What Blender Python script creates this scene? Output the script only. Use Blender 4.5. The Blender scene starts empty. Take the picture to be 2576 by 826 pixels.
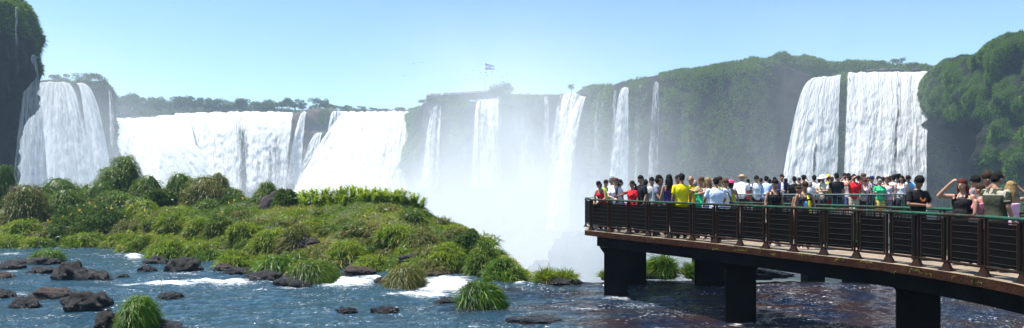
import bpy, bmesh, math, random
import numpy as np
from mathutils import Vector, Matrix
random.seed(7)
RNG = np.random.default_rng(11)
SC = bpy.context.scene
COL = SC.collection
# ---------------------------------------------------------------- measuring the photograph (units: pixels of a 2576 px wide copy, metres)
F, CX, HOR = 1678.0, 1288.0, 456.0
EYE_DECK, RAIL_Z, WATER = -1.68, -0.63, -3.85
def P(px, py, Y): return np.array([(px-CX)/F*Y, Y, (HOR-py)/F*Y])
def G(px, py, z):
    Y = z*F/(HOR-py); return np.array([(px-CX)/F*Y, Y, z])
# ---------------------------------------------------------------- noise
def _hash(ix, iy, iz, s):
    n = (ix*374761393+iy*668265263+iz*1103515245+s*974634541) & 0xffffffff
    n = ((n ^ (n >> 13))*1274126177) & 0xffffffff
    return ((n ^ (n >> 16)) & 0xffff)/65535.0
def vnoise(p, s=0):
    p = np.asarray(p, float)
    if p.shape[-1] == 2: p = np.concatenate([p, np.zeros(p.shape[:-1]+(1,))], -1)
    i = np.floor(p).astype(np.int64); f = p-i; u = f*f*(3-2*f)
    r = 0
    for dx in (0, 1):
        for dy in (0, 1):
            for dz in (0, 1):
                w = (u[..., 0] if dx else 1-u[..., 0])*(u[..., 1] if dy else 1-u[..., 1])*(u[..., 2] if dz else 1-u[..., 2])
                r = r+w*_hash(i[..., 0]+dx, i[..., 1]+dy, i[..., 2]+dz, s)
    return r
def fbm(p, s=0, octv=4, gain=.5):
    p = np.asarray(p, float); a, t, r = 1., 0., 0.
    for o in range(octv):
        r = r+a*vnoise(p*(2.03**o)+o*17.3, s+o); t += a; a *= gain
    return r/t
def worley(p, s=0):
    p = np.asarray(p, float)
    if p.shape[-1] == 2: p = np.concatenate([p, np.zeros(p.shape[:-1]+(1,))], -1)
    i = np.floor(p).astype(np.int64); best = np.full(p.shape[:-1], 9.)
    for dx in (-1, 0, 1):
        for dy in (-1, 0, 1):
            for dz in (-1, 0, 1):
                j = i+np.array([dx, dy, dz])
                c = np.stack([j[..., k]+_hash(j[..., 0], j[..., 1], j[..., 2], s+k*7) for k in range(3)], -1)
                best = np.minimum(best, ((c-p)**2).sum(-1))
    return np.sqrt(best)
def sstep(a, b, x):
    t = np.clip((x-a)/(b-a), 0, 1); return t*t*(3-2*t)
def unit(v): return v/np.maximum(np.linalg.norm(v, axis=-1, keepdims=True), 1e-9)
# ---------------------------------------------------------------- objects
def link(o, parent=None):
    COL.objects.link(o)
    if parent is not None: o.parent = parent
    return o
def mk(name, V, faces, mat=None, parent=None, smooth=True, attrs=None, uv=None, mids=None):
    """mesh object from numpy vertices and a list of face index arrays"""
    me = bpy.data.meshes.new(name)
    V = np.asarray(V, np.float32).reshape(-1, 3)
    if isinstance(faces, np.ndarray): faces = [faces]
    faces = [np.asarray(f, np.int32) for f in faces if len(f)]
    li = np.concatenate([f.ravel() for f in faces])
    tot = np.concatenate([np.full(len(f), f.shape[1], np.int32) for f in faces])
    me.vertices.add(len(V)); me.vertices.foreach_set('co', V.ravel())
    me.loops.add(len(li)); me.loops.foreach_set('vertex_index', li)
    me.polygons.add(len(tot)); me.polygons.foreach_set('loop_start', np.concatenate([[0], np.cumsum(tot)[:-1]]).astype(np.int32))
    if smooth: me.polygons.foreach_set('use_smooth', np.ones(len(tot), bool))
    if mids is not None: me.polygons.foreach_set('material_index', np.asarray(mids, np.int32))
    me.update(calc_edges=True)
    for k, a in (attrs or {}).items():
        at = me.attributes.new(k, 'FLOAT', 'POINT'); at.data.foreach_set('value', np.asarray(a, np.float32).ravel())
    if uv is not None:
        l = me.uv_layers.new(name='UVMap'); l.data.foreach_set('uv', np.asarray(uv, np.float32)[li].ravel())
    for m in (mat if isinstance(mat, (list, tuple)) else [mat]):
        if m: me.materials.append(m)
    return link(bpy.data.objects.new(name, me), parent)
def empty(name, loc=(0, 0, 0), rz=0.):
    o = bpy.data.objects.new(name, None); o.location = loc; o.rotation_euler = (0, 0, rz); o.empty_display_size = .1
    return link(o)
def tag(o, label=None, cat=None, group=None, kind=None):
    if label: o['label'] = label
    if cat: o['category'] = cat
    if group: o['group'] = group
    if kind: o['kind'] = kind
    return o
def copy_tree(o, parent=None):
    c = o.copy(); COL.objects.link(c)
    if parent is not None: c.parent = parent
    for ch in list(o.children): copy_tree(ch, c)
    return c
def recentre(o):
    """put the origin of a top-level mesh at its base"""
    me = o.data; n = len(me.vertices); a = np.empty(n*3, np.float32); me.vertices.foreach_get('co', a); a = a.reshape(-1, 3)
    c = np.array([a[:, 0].mean(), a[:, 1].mean(), a[:, 2].min()], np.float32)
    me.vertices.foreach_set('co', (a-c).ravel()); o.location = c.tolist(); me.update()
    return o
def grid_faces(nr, nc, wrap=False):
    r, c = np.meshgrid(np.arange(nr-1), np.arange(nc if wrap else nc-1), indexing='ij')
    a = r*nc+c; b = r*nc+(c+1) % nc
    return np.stack([a, b, b+nc, a+nc], -1).reshape(-1, 4)
class MB:
    """collects boxes, tubes and lofts; build() links them as ONE mesh object"""
    def __init__(s): s.v = []; s.f = []; s.m = []; s.n = 0
    def add(s, V, faces, mi=0):
        V = np.asarray(V, float).reshape(-1, 3); s.v.append(V)
        for f in faces: s.f.append(tuple(int(i)+s.n for i in f)); s.m.append(mi)
        s.n += len(V); return s
    def box(s, c, size, M=None, mi=0, taper=1.):
        x, y, z = [k/2. for k in size]
        V = np.array([[sx*x*(taper if sz > 0 else 1), sy*y*(taper if sz > 0 else 1), sz*z] for sz in (-1, 1) for sx, sy in ((-1, -1), (1, -1), (1, 1), (-1, 1))])
        if M is not None: V = V @ np.asarray(M, float).T
        return s.add(V+np.asarray(c, float), [(3, 2, 1, 0), (4, 5, 6, 7), (0, 1, 5, 4), (1, 2, 6, 5), (2, 3, 7, 6), (3, 0, 4, 7)], mi)
    def loft(s, pts, rad, n=8, mi=0, up=None, cap=True):
        """closed tube through pts, rad = scalar or (rx, ry) per point; rx lies along 'up x dir'"""
        pts = np.asarray(pts, float); k = len(pts)
        rad = np.asarray(rad, float)
        if rad.ndim == 0: rad = np.full(k, rad)
        if rad.ndim == 1: rad = np.stack([rad, rad], -1)
        t = np.gradient(pts, axis=0); t = unit(t)
        V = []
        for i in range(k):
            u = np.array([0, 1., 0]) if up is None else np.asarray(up, float)
            if abs(np.dot(u, t[i])) > .95: u = np.array([1., 0, 0])
            a = unit(np.cross(u, t[i])); b = np.cross(t[i], a)
            th = np.arange(n)*2*math.pi/n
            V.append(pts[i]+np.outer(np.cos(th)*rad[i, 0], a)+np.outer(np.sin(th)*rad[i, 1], b))
        V = np.concatenate(V); fs = [tuple(q) for q in grid_faces(k, n, True)]
        if cap: fs += [tuple(range(n))[::-1], tuple(range((k-1)*n, k*n))]
        return s.add(V, fs, mi)
    def ell(s, c, r, M=None, n=12, m=8, mi=0):
        th = np.arange(n)*2*math.pi/n; ph = np.linspace(0, math.pi, m+1)[1:-1]
        V = [[0, 0, 1.]]+[[math.sin(p)*math.cos(t), math.sin(p)*math.sin(t), math.cos(p)] for p in ph for t in th]+[[0, 0, -1.]]
        V = np.array(V)*np.asarray(r, float)
        if M is not None: V = V @ np.asarray(M, float).T
        fs = [(0, 1+i, 1+(i+1) % n) for i in range(n)]
        for j in range(m-2):
            for i in range(n):
                a = 1+j*n+i; b = 1+j*n+(i+1) % n; fs.append((a, a+n, b+n, b))
        L = len(V)-1; o = 1+(m-2)*n
        fs += [(L, o+(i+1) % n, o+i) for i in range(n)]
        return s.add(V+np.asarray(c, float), fs, mi)
    def mesh(s, name):
        me = bpy.data.meshes.new(name); me.from_pydata(np.concatenate(s.v).tolist(), [], s.f); me.update()
        if any(s.m): me.polygons.foreach_set('material_index', np.array(s.m, np.int32))
        return me
    def build(s, name, mat, parent=None, smooth=False, loc=None):
        me = s.mesh(name)
        for m in (mat if isinstance(mat, (list, tuple)) else [mat]): me.materials.append(m)
        if smooth: me.polygons.foreach_set('use_smooth', np.ones(len(me.polygons), bool))
        o = link(bpy.data.objects.new(name, me), parent)
        if loc is not None: o.location = loc
        return o
# ---------------------------------------------------------------- material helpers
class NT:
    def __init__(s, name):
        s.mat = bpy.data.materials.new(name); s.mat.use_nodes = True; s.t = s.mat.node_tree; s.t.nodes.clear()
        s.out = s.t.nodes.new('ShaderNodeOutputMaterial')
    def n(s, typ, ins=None, **kw):
        x = s.t.nodes.new('ShaderNode'+typ)
        for k, v in kw.items(): setattr(x, k, v)
        for k, v in (ins or {}).items():
            if hasattr(v, 'links') or isinstance(v, bpy.types.NodeSocket): s.t.links.new(v, x.inputs[k])
            else: x.inputs[k].default_value = v
        return x
    def math(s, op, a, b=0., c=0.):
        x = s.n('Math', operation=op)
        for i, v in enumerate((a, b, c)):
            if isinstance(v, bpy.types.NodeSocket): s.t.links.new(v, x.inputs[i])
            else: x.inputs[i].default_value = v
        return x.outputs[0]
    def ramp(s, fac, stops, interp='LINEAR'):
        x = s.n('ValToRGB', {'Fac': fac}); r = x.color_ramp; r.interpolation = interp
        while len(r.elements) < len(stops): r.elements.new(.5)
        for e, (p, c) in zip(r.elements, stops): e.position = p; e.color = (c[0], c[1], c[2], 1) if not isinstance(c, (int, float)) else (c, c, c, 1)
        return x.outputs['Color']
    def mix(s, fac, a, b, blend='MIX'):
        x = s.n('Mix', data_type='RGBA', blend_type=blend)
        for k, v in ((0, fac), (6, a), (7, b)):
            if isinstance(v, bpy.types.NodeSocket): s.t.links.new(v, x.inputs[k])
            else: x.inputs[k].default_value = v if k == 0 else (v[0], v[1], v[2], 1)
        return x.outputs[2]
    def noise(s, vec, scale, detail=4., rough=.55, dist=0.):
        return s.n('TexNoise', {'Vector': vec, 'Scale': scale, 'Detail': detail, 'Roughness': rough, 'Distortion': dist}).outputs['Fac']
    def obj(s): return s.n('TexCoord').outputs['Object']
    def pos(s): return s.n('NewGeometry').outputs['Position']
    def bump(s, h, strength=.4, dist=.05): return s.n('Bump', {'Height': h, 'Strength': strength, 'Distance': dist}).outputs['Normal']
    def surf(s, sh): s.t.links.new(sh, s.out.inputs['Surface']); return s.mat
_plain = {}
def plain(name, col, rough=.7, var=.15, scale=6., metal=0., bump=0., spec=.5):
    """one colour with a little procedural variation"""
    k = (name, tuple(col), rough, var, scale, metal, bump)
    if k in _plain: return _plain[k]
    t = NT(name); f = t.noise(t.obj(), scale, 5.)
    c = t.ramp(f, [(.25, [x*(1-var) for x in col]), (.75, [min(1, x*(1+var)) for x in col])])
    ins = {'Base Color': c, 'Roughness': rough, 'Metallic': metal, 'Specular IOR Level': spec}
    if bump: ins['Normal'] = t.bump(t.noise(t.obj(), scale*6, 4.), .6, bump)
    _plain[k] = t.surf(t.n('BsdfPrincipled', ins).outputs[0]); return _plain[k]
def leafmat(name, stops, trans=.35, tintscale=0., gloss=.016):
    t = NT(name); a = t.n('Attribute', attribute_name='tint').outputs['Fac']
    if tintscale: a = t.math('ADD', t.math('MULTIPLY', a, .55), t.math('MULTIPLY', t.noise(t.pos(), tintscale, 3.), .45))
    c = t.ramp(a, stops)
    d = t.n('BsdfDiffuse', {'Color': c}).outputs[0]
    tr = t.n('BsdfTranslucent', {'Color': t.mix(.5, c, (.16, .2, .03), 'MIX')}).outputs[0]
    m = t.n('MixShader', {0: trans, 1: d, 2: tr}).outputs[0]
    g = t.n('BsdfGlossy', {'Color': (.9, .9, .9, 1), 'Roughness': .38}).outputs[0]
    return t.surf(t.n('MixShader', {0: gloss, 1: m, 2: g}).outputs[0])
def rockmat(name, c1, c2, c3=None, scale=1.2, rough=.75, wet=False):
    t = NT(name); p = t.pos()
    f = t.noise(p, scale, 8., .65); h = t.noise(p, scale*5, 8., .7)
    c = t.ramp(f, [(.3, c1), (.5, c2), (.72, c3 or c2)])
    ins = {'Base Color': c, 'Roughness': rough, 'Specular IOR Level': .2, 'Normal': t.bump(h, .8, .3/scale)}
    if wet:   # wet near the waterline
        z = t.n('SeparateXYZ', {0: p}).outputs['Z']
        w = t.n('MapRange', {0: t.math('ADD', z, t.math('MULTIPLY', f, .3)), 1: WATER+.22, 2: WATER+.55, 3: 1., 4: 0.}).outputs[0]
        ins['Base Color'] = t.mix(t.math('MULTIPLY', w, .65), c, (.01, .01, .012))
        ins['Roughness'] = t.math('SUBTRACT', rough, t.math('MULTIPLY', w, rough-.2))
    return t.surf(t.n('BsdfPrincipled', ins).outputs[0])
# ---------------------------------------------------------------- foliage geometry
def blades(base, d, L, W, droop=.5, tint=None, seg=3, rng=RNG, face=None):
    """thin leaves: base (N,3), direction (N,3), length, width; droop bends the tip down"""
    N = len(base); L = np.broadcast_to(L, (N,))[:, None]; W = np.broadcast_to(W, (N,))[:, None]; droop = np.broadcast_to(droop, (N,))[:, None]
    d = unit(d); r = unit(rng.normal(size=(N, 3))) if face is None else face
    side = unit(np.cross(d, r))
    V = []; g = np.array([0, 0, -1.])
    for k in range(seg):
        t = k/seg
        c = base+d*L*t+g*droop*L*t*t; w = W*.5*(1-t)**.6*(1. if k else .7)
        V += [c-side*w, c+side*w]
    V.append(base+d*L+g*droop*L)
    m = 2*seg+1; V = np.stack(V, 1).reshape(-1, 3)
    o = (np.arange(N)*m)[:, None]
    q = np.concatenate([o+np.array([[2*k, 2*k+1, 2*k+3, 2*k+2]]) for k in range(seg-1)]) if seg > 1 else np.zeros((0, 4), int)
    tr = o+np.array([[2*seg-2, 2*seg-1, 2*seg]])
    tint = rng.random(N) if tint is None else tint
    return V, q, tr, np.repeat(tint, m)
def merge(parts):
    """join (V, quads, tris, tint) tuples"""
    V, Q, T, A = [], [], [], []; n = 0
    for v, q, t, a in parts:
        V.append(v); A.append(a)
        if len(q): Q.append(q+n)
        if len(t): T.append(t+n)
        n += len(v)
    return np.concatenate(V), (np.concatenate(Q) if Q else np.zeros((0, 4), int)), (np.concatenate(T) if T else np.zeros((0, 3), int)), np.concatenate(A)
def blob(c, r, seed, amp=.2, freq=1.6, n=28, m=16, zmin=None, sharp=0.):
    """lumpy closed rock-like ball as (V, quads)"""
    th = np.arange(n)*2*math.pi/n; ph = np.linspace(.02, math.pi-.02, m)
    D = np.stack([np.outer(np.sin(ph), np.cos(th)), np.outer(np.sin(ph), np.sin(th)), np.outer(np.cos(ph), np.ones(n))], -1).reshape(-1, 3)
    k = 1+amp*2*(fbm(D*freq+seed*3.7, seed, 5, .55)-.5)
    if sharp: k = k-sharp*(worley(D*freq*1.3+seed, seed)-.5)
    V = D*k[:, None]*np.asarray(r)+np.asarray(c)
    if zmin is not None: V[:, 2] = np.maximum(V[:, 2], zmin)
    return V, grid_faces(m, n, True)
# ================================================================ camera, sky, sun
cam = bpy.data.cameras.new('camera'); cam.sensor_width = 36.; cam.lens = 36.*F/2576.; cam.shift_y = (HOR-413.)/2576.
cam.clip_start = .1; cam.clip_end = 20000
cam_o = link(bpy.data.objects.new('camera', cam)); cam_o.rotation_euler = (math.pi/2, 0, 0); SC.camera = cam_o
SUN = unit(np.array([-.36, .05, .93]))
SUN_EL = math.asin(SUN[2]); SUN_AZ = math.atan2(SUN[0], SUN[1])
w = bpy.data.worlds.new('World'); SC.world = w; w.use_nodes = True; wt = w.node_tree; wt.nodes.clear()
sky = wt.nodes.new('ShaderNodeTexSky'); sky.sky_type = 'NISHITA'; sky.sun_disc = False
sky.sun_elevation = SUN_EL; sky.sun_rotation = SUN_AZ; sky.altitude = 200; sky.air_density = 1.0; sky.dust_density = .15; sky.ozone_density = 1.2
bg = wt.nodes.new('ShaderNodeBackground'); bg.inputs['Strength'].default_value = .085
wo = wt.nodes.new('ShaderNodeOutputWorld'); mxs = wt.nodes.new('ShaderNodeMix'); mxs.data_type = 'RGBA'; mxs.blend_type = 'MULTIPLY'; mxs.inputs[0].default_value = 1.; mxs.inputs[7].default_value = (.90, 1.03, 1.09, 1)
wt.links.new(sky.outputs[0], mxs.inputs[6]); wt.links.new(mxs.outputs[2], bg.inputs['Color']); wt.links.new(bg.outputs[0], wo.inputs['Surface'])
sl = bpy.data.lights.new('sun', 'SUN'); sl.energy = 5.; sl.angle = math.radians(.53); sl.color = (1., .96, .9)
so = link(bpy.data.objects.new('sun', sl)); so.rotation_euler = Vector(SUN).to_track_quat('Z', 'Y').to_euler(); so.location = (0, 0, 200)
SC.view_settings.view_transform = 'Standard'; SC.view_settings.look = 'None'; SC.view_settings.gamma = 1.; SC.view_settings.exposure = 1.1
cy = SC.cycles
cy.max_bounces = 8; cy.diffuse_bounces = 3; cy.glossy_bounces = 3; cy.transmission_bounces = 3; cy.transparent_max_bounces = 12; cy.volume_bounces = 6
cy.use_denoising = True; cy.denoiser = 'OPENIMAGEDENOISE'; cy.sample_clamp_indirect = 6.; cy.sample_clamp_direct = 0.
cy.caustics_reflective = False; cy.caustics_refractive = False; cy.volume_step_rate = 2.; cy.volume_max_steps = 64
# ================================================================ materials of the land
def cliffmat(name, rock1, rock2, green):
    t = NT(name); p = t.pos(); f = t.noise(p, .35, 8., .65); h = t.noise(p, 1.4, 8., .7)
    c = t.ramp(f, [(.32, rock1), (.68, rock2)])
    v = t.n('Attribute', attribute_name='veg').outputs['Fac']
    v = t.n('MapRange', {0: t.math('ADD', v, t.math('MULTIPLY', t.math('SUBTRACT', h, .5), .8)), 1: .35, 2: .65}).outputs[0]
    c = t.mix(v, c, green)
    return t.surf(t.n('BsdfPrincipled', {'Base Color': c, 'Roughness': .9, 'Specular IOR Level': .1, 'Normal': t.bump(h, .8, .8)}).outputs[0])
M_CLIFF = cliffmat('cliff_rock', (.005, .006, .008), (.022, .019, .018), (.020, .042, .008))
M_CLIFF_BROWN = cliffmat('brown_rock', (.055, .042, .038), (.13, .10, .085), (.06, .08, .03))
M_CLEAF = leafmat('cliff_leaf', [(0., (.022, .070, .008)), (.5, (.075, .165, .012)), (.85, (.15, .245, .02)), (1., (.23, .25, .05))], .3, .06, 0.)
M_FOREST = leafmat('forest_leaf', [(0., (.025, .05, .016)), (.6, (.05, .085, .02)), (1., (.09, .12, .03))], .25, 0., 0.)
M_BARK = plain('bark', (.10, .075, .055), .9, .3, 3.)
def fallmat(name, lo, hi, edge, col=(.93, .95, .96), su=.5, sv=.05):
    """falling water: streaks of spray, thinner towards its edges"""
    t = NT(name); uv = t.n('UVMap').outputs[0]
    s = t.n('SeparateXYZ', {0: uv})
    def st(a, b, z, det=4.):
        v = t.n('CombineXYZ', {'X': t.math('MULTIPLY', s.outputs[0], a), 'Y': t.math('MULTIPLY', s.outputs[1], b), 'Z': z}).outputs[0]
        return t.noise(v, 1., det, .6, .25)
    f1 = st(su, sv, 1.3); f2 = st(su*2.2, sv*7., 7.7, 5.)
    f = t.math('ADD', t.math('MULTIPLY', f1, .55), t.math('MULTIPLY', f2, .45))
    e = t.n('Attribute', attribute_name='edge').outputs['Fac']
    e = t.n('MapRange', {0: e, 1: 0., 2: edge, 3: -.42, 4: 0.}).outputs[0]
    d = t.n('Attribute', attribute_name='thick').outputs['Fac']
    a = t.n('MapRange', {0: t.math('ADD', t.math('ADD', f, e), d), 1: lo, 2: hi}).outputs[0]
    nb = t.bump(t.math('ADD', f1, t.math('MULTIPLY', f2, .8)), 1., 1.1)
    c = t.mix(t.n('MapRange', {0: f1, 1: .35, 2: .7}).outputs[0], [x*.93 for x in col], col)
    df = t.n('BsdfDiffuse', {'Color': c, 'Normal': nb}).outputs[0]
    tr = t.n('BsdfTranslucent', {'Color': (.95, .97, .98, 1), 'Normal': nb}).outputs[0]
    m = t.n('MixShader', {0: .45, 1: df, 2: tr}).outputs[0]
    return t.surf(t.n('MixShader', {0: a, 1: t.n('BsdfTransparent').outputs[0], 2: m}).outputs[0])
M_FALL = fallmat('white_water', .27, .40, .05)
M_FALL_MID = fallmat('thin_white_water', .33, .55, .22)
M_FALL_WISP = fallmat('wispy_white_water', .42, .78, .5)
M_FALL_BROKEN = fallmat('broken_white_water', .33, .56, .05)
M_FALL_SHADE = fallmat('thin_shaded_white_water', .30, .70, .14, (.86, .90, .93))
M_FALL_GREEN = fallmat('greenish_white_water', .25, .38, .06, (.84, .91, .84))
# ================================================================ cliffs
def resample(pts, step):
    pts = np.asarray(pts, float); d = np.concatenate([[0], np.cumsum(np.linalg.norm(np.diff(pts[:, :2], axis=0), axis=1))])
    n = max(3, int(d[-1]/step)+1); s = np.linspace(0, d[-1], n)
    return s, np.stack([np.interp(s, d, pts[:, k]) for k in range(pts.shape[1])], -1)
CL = {}
def cliff(name, pts, zbot=-34., lean=.05, bulge=3., size=8., rough=1.2, step=1.3, back=60., seed=1, mat=None, recess=None, vegf=None, talus=0., topn=1.2, label=None, overhang=0., sub=0., ribs=0.):
    """rock wall below a rim line pts = [(px, py, Y)...]; its rows run back on the plateau and down to the gorge"""
    W = np.array([P(*p) for p in pts]); s, R = resample(W, step)
    k = np.ones(7)/7.; sm = lambda a: np.convolve(np.pad(a, 3, 'edge'), k, 'valid')
    R = np.stack([sm(R[:, 0]), sm(R[:, 1]), R[:, 2]], -1)
    t = unit(np.gradient(R[:, :2], axis=0)); n = np.stack([t[:, 1], -t[:, 0]], -1)
    n *= np.sign(-(n*R[:, :2]).sum(-1).mean()) or 1.
    n = np.concatenate([n, np.zeros((len(n), 1))], -1)
    zt = R[:, 2]+(fbm(np.stack([s/9., s*0+seed], -1), seed, 4)-.5)*2*topn
    rows = []
    for b in (1., .55, .28, .12, .05):
        rows.append(np.concatenate([(R-n*back*b)[:, :2], (zt+(fbm(np.stack([s/6., s*0+b*40], -1), seed+5, 3)-.5)*2)[:, None]], -1))
    hmax = zt.max()-zbot; hs = np.concatenate([np.array([0, .7, 1.6]), np.arange(2.8, hmax, step)])
    for h in hs:
        f = h/hmax; z = zt-(zt-zbot)*f
        q = np.concatenate([R[:, :2], z[:, None]], -1)
        o = lean*h-2.6*max(0, 1-h/5.)**2+talus*max(0., (f-.62)/.38)**1.5
        o = o+bulge*1.6*(.75-worley(np.stack([q[:, 0]/size, q[:, 1]/size, z/(size*1.35)], -1), seed))*min(1., .25+h/6.)
        o = o+rough*2*(fbm(q/5., seed+3, 4)-.5)+sub*(.6-worley(q/np.array([3.2, 3.2, 4.2]), seed+21))*min(1., .3+h/5.)+ribs*(fbm(np.stack([s/11., s*0+z/60., s*0+seed], -1), seed+31, 3)-.5)*min(1., h/12.)
        if overhang: o = o+overhang*(sstep(0, .12, np.full_like(z, f))-sstep(.2, .5, np.full_like(z, f)+(fbm(q/14., seed+9, 2)-.5)*.3))
        if recess is not None: o = o-recess(q, f)
        rows.append(q+n*o[:, None])
    V = np.stack(rows); nr, nc = V.shape[:2]
    N = np.cross(np.gradient(V, axis=1), np.gradient(V, axis=0)); N = unit(N)
    N *= np.sign((N[8:]*-V[8:]).sum(-1).mean()) or 1.
    veg = np.ones((nr, nc)) if vegf is None else vegf(V, N)
    nb_ = (np.roll(V, 1, 0)+np.roll(V, -1, 0)+np.roll(V, 1, 1)+np.roll(V, -1, 1))/4.; cv = ((V-nb_)*N).sum(-1); cv[[0, -1]] = 1; cv[:, [0, -1]] = 1
    for _ in range(2): cv = (cv+np.roll(cv, 1, 0)+np.roll(cv, -1, 0)+np.roll(cv, 1, 1)+np.roll(cv, -1, 1))/5.
    veg = veg*(.12+.88*sstep(-.10, .03, cv))
    o = mk('cliff', V, grid_faces(nr, nc), mat or M_CLIFF, attrs={'veg': veg})
    tag(o, label, kind='structure')
    CL[name] = (V, N, veg)
    return o
def scatter(name, n, seed=0):
    V, N, veg = CL[name]; r = np.random.default_rng(seed)
    nr, nc = V.shape[:2]
    a = V[1:, :-1]-V[:-1, :-1]; b = V[:-1, 1:]-V[:-1, :-1]
    A = np.linalg.norm(np.cross(a, b), axis=-1)*np.clip(veg[:-1, :-1], 0, 1)**2
    A[:2] *= .15
    i = r.choice(A.size, n, p=(A/A.sum()).ravel()); ri, ci = i//(nc-1), i % (nc-1)
    u, v = r.random((2, n, 1))
    p = V[ri, ci]*(1-u)*(1-v)+V[ri+1, ci]*u*(1-v)+V[ri, ci+1]*(1-u)*v+V[ri+1, ci+1]*u*v
    return p, N[ri, ci]
def cliff_green(name, cname, n, L, W, seed, label, mat=None, up=.0):
    r = np.random.default_rng(seed); p, N = scatter(cname, n, seed)
    flat = np.clip(N[:, 2:3], 0, 1)
    d = N*.75+np.array([0, 0, .35+up])+r.normal(size=(n, 3))*.38+flat*np.array([0, 0, .4])
    Lr = L*(.55+.9*r.random(n)); t = np.clip(.25+.5*fbm(p/7., seed, 3)+.35*(r.random(n)-.5), 0, 1)
    V, q, tr, a = blades(p-N*.15, d, Lr, W*(.7+.6*r.random(n)), .55*(1-.6*flat[:, 0]), t, 2, r, unit(np.array([0, 0, 1.])+N*.5+r.normal(size=(n, 3))*.45))
    o = mk(name, V, [q, tr], mat or M_CLEAF, attrs={'tint': a}); tag(o, label, kind='stuff')
    return o
def pxof(V): return CX+V[..., 0]/V[..., 1]*F, HOR-V[..., 2]/V[..., 1]*F
# right-hand cliff: an overhanging green mass, dark bare rock below it next to the falls
def rec_r(q, f):
    px, py = pxof(q); return 13.*sstep(.27, .42, np.full_like(px, f)+(fbm(q/9., 4, 3)-.5)*.16)*(1-sstep(2440, 2500, px+(fbm(q/12., 5, 2)-.5)*60))*(1-.55*sstep(.62, .95, np.full_like(px, f)))
def veg_r(V, N):
    px, py = pxof(V); n = fbm(V/8., 8, 3)
    bare = sstep(262, 300, py+(n-.5)*60)*(1-sstep(2455, 2490, px+(n-.5)*50))*(1-sstep(415, 455, py))
    return np.clip(1.-bare-.9*sstep(.60, .72, fbm(V/5., 12, 3)), 0, 1)
cliff('right', [(3000, 20, 168), (2800, 40, 178), (2640, 66, 192), (2560, 78, 203), (2500, 92, 212), (2462, 118, 222), (2436, 140, 232), (2400, 143, 243), (2362, 150, 256), (2338, 168, 268), (2330, 178, 290), (2300, 180, 302)],
      lean=.05, bulge=4.2, size=9., rough=1.4, step=1.05, seed=2, recess=rec_r, vegf=veg_r, talus=22., back=45, topn=1.8, sub=3.6)
# wall behind the big right-hand falls and the long wall running left into the mist
def veg_c(V, N):
    px, py = pxof(V); n = .55*fbm(V/7., 18, 4)+.45*fbm(V/np.array([6., 6., 26.]), 19, 4)
    wet = 0
    for a, b in ((2148, 2350), (1960, 2096), (1060, 1112), (1185, 1262), (1370, 1475), (1548, 1578), (1632, 1662)):
        wet = np.maximum(wet, sstep(a-12, a+4, px)*(1-sstep(b-4, b+12, px)))
    bare = sstep(.28, .75, (HOR+60-py)/330.*-1+1.1)*.55
    return np.clip(1.2-1.35*wet-.75*bare*sstep(.44, .56, n)-.85*sstep(.53, .62, n), 0, 1)
cliff('long', [(2460, 186, 288), (2400, 186, 287), (2352, 186, 284), (2240, 184, 283), (2130, 186, 281), (2105, 189, 280), (2050, 196, 277), (2020, 186, 281), (1985, 158, 283), (1940, 151, 284), (1890, 155, 283), (1820, 164, 283), (1740, 176, 285), (1660, 187, 290), (1580, 203, 301), (1500, 218, 316), (1430, 232, 335), (1350, 240, 345), (1262, 247, 352), (1190, 251, 358), (1125, 256, 368), (1085, 254, 376), (1058, 258, 386), (1046, 270, 400), (1044, 285, 460)],
      lean=.10, bulge=4.5, size=11., rough=1.6, step=1.4, seed=5, sub=2.2, ribs=12., vegf=veg_c, talus=16., back=50, topn=1.3)
# the great curtain's wall, with a brown outcrop in it
def rec_m(q, f):
    px, py = pxof(q); k = sstep(742, 765, px)*(1-sstep(850, 885, px)); ff = np.full_like(px, f)
    led = 4.*(sstep(.18, .2, ff)+sstep(.34, .36, ff)+sstep(.5, .52, ff))
    return -k*(3.+led)
cliff('curtain', [(1120, 283, 470), (1046, 284, 462), (960, 283, 458), (885, 282, 455), (850, 277, 452), (810, 272, 450), (770, 276, 450), (742, 284, 452), (600, 285, 455), (440, 287, 452), (300, 296, 440), (200, 300, 430)],
      lean=.06, bulge=1.5, size=9., rough=1.6, step=2., seed=8, mat=M_CLIFF_BROWN, recess=rec_m, vegf=lambda V, N: sstep(.5, .62, fbm(V/9., 31, 3))*.8, back=70, topn=.4)
# left block with its shaded falls, and the near dripping buttress
cliff('block', [(268, 213, 372), (274, 213, 345), (277, 213, 324), (277, 211, 314), (266, 208, 308), (240, 207, 307), (200, 208, 307), (120, 207, 310), (60, 206, 300), (20, 206, 290)],
      lean=.04, bulge=2.4, size=7., rough=1.8, step=1.3, seed=13, vegf=lambda V, N: np.clip(.25+.8*(fbm(V/6., 41, 3)-.3)+(HOR-pxof(V)[1] > 236)*.5, 0, 1), back=14, topn=1.)
def veg_b(V, N):
    px, py = pxof(V); n = fbm(V/5., 51, 4)
    return np.clip((1-sstep(60, 120, py+(n-.5)*90))+.75*sstep(70, 100, px)*(1-sstep(170, 215, py)), 0, 1)*sstep(.2, .4, n+.1)
def rec_b(q, f):
    ff = np.full_like(q[:, 0], f)+(fbm(q/7., 61, 3)-.5)*.1
    return 4.5*sstep(.30, .46, ff)-1.*sstep(.1, .2, ff)*(1-sstep(.24, .3, ff))-2.*sstep(.62, .95, ff)
cliff('buttress', [(-420, -70, 120), (-200, -45, 140), (-60, -30, 149), (0, -18, 153), (36, -14, 157), (62, -10, 163), (76, -2, 170), (78, 8, 178), (66, 20, 200)],
      lean=.0, bulge=2.2, size=6., rough=1.3, step=.8, seed=17, recess=rec_b, vegf=veg_b, back=30, topn=1.2)
cliff_green('hanging_grass', 'right', 115000, .95, .22, 3, 'thick hanging greenery over the right hand cliff')
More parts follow.
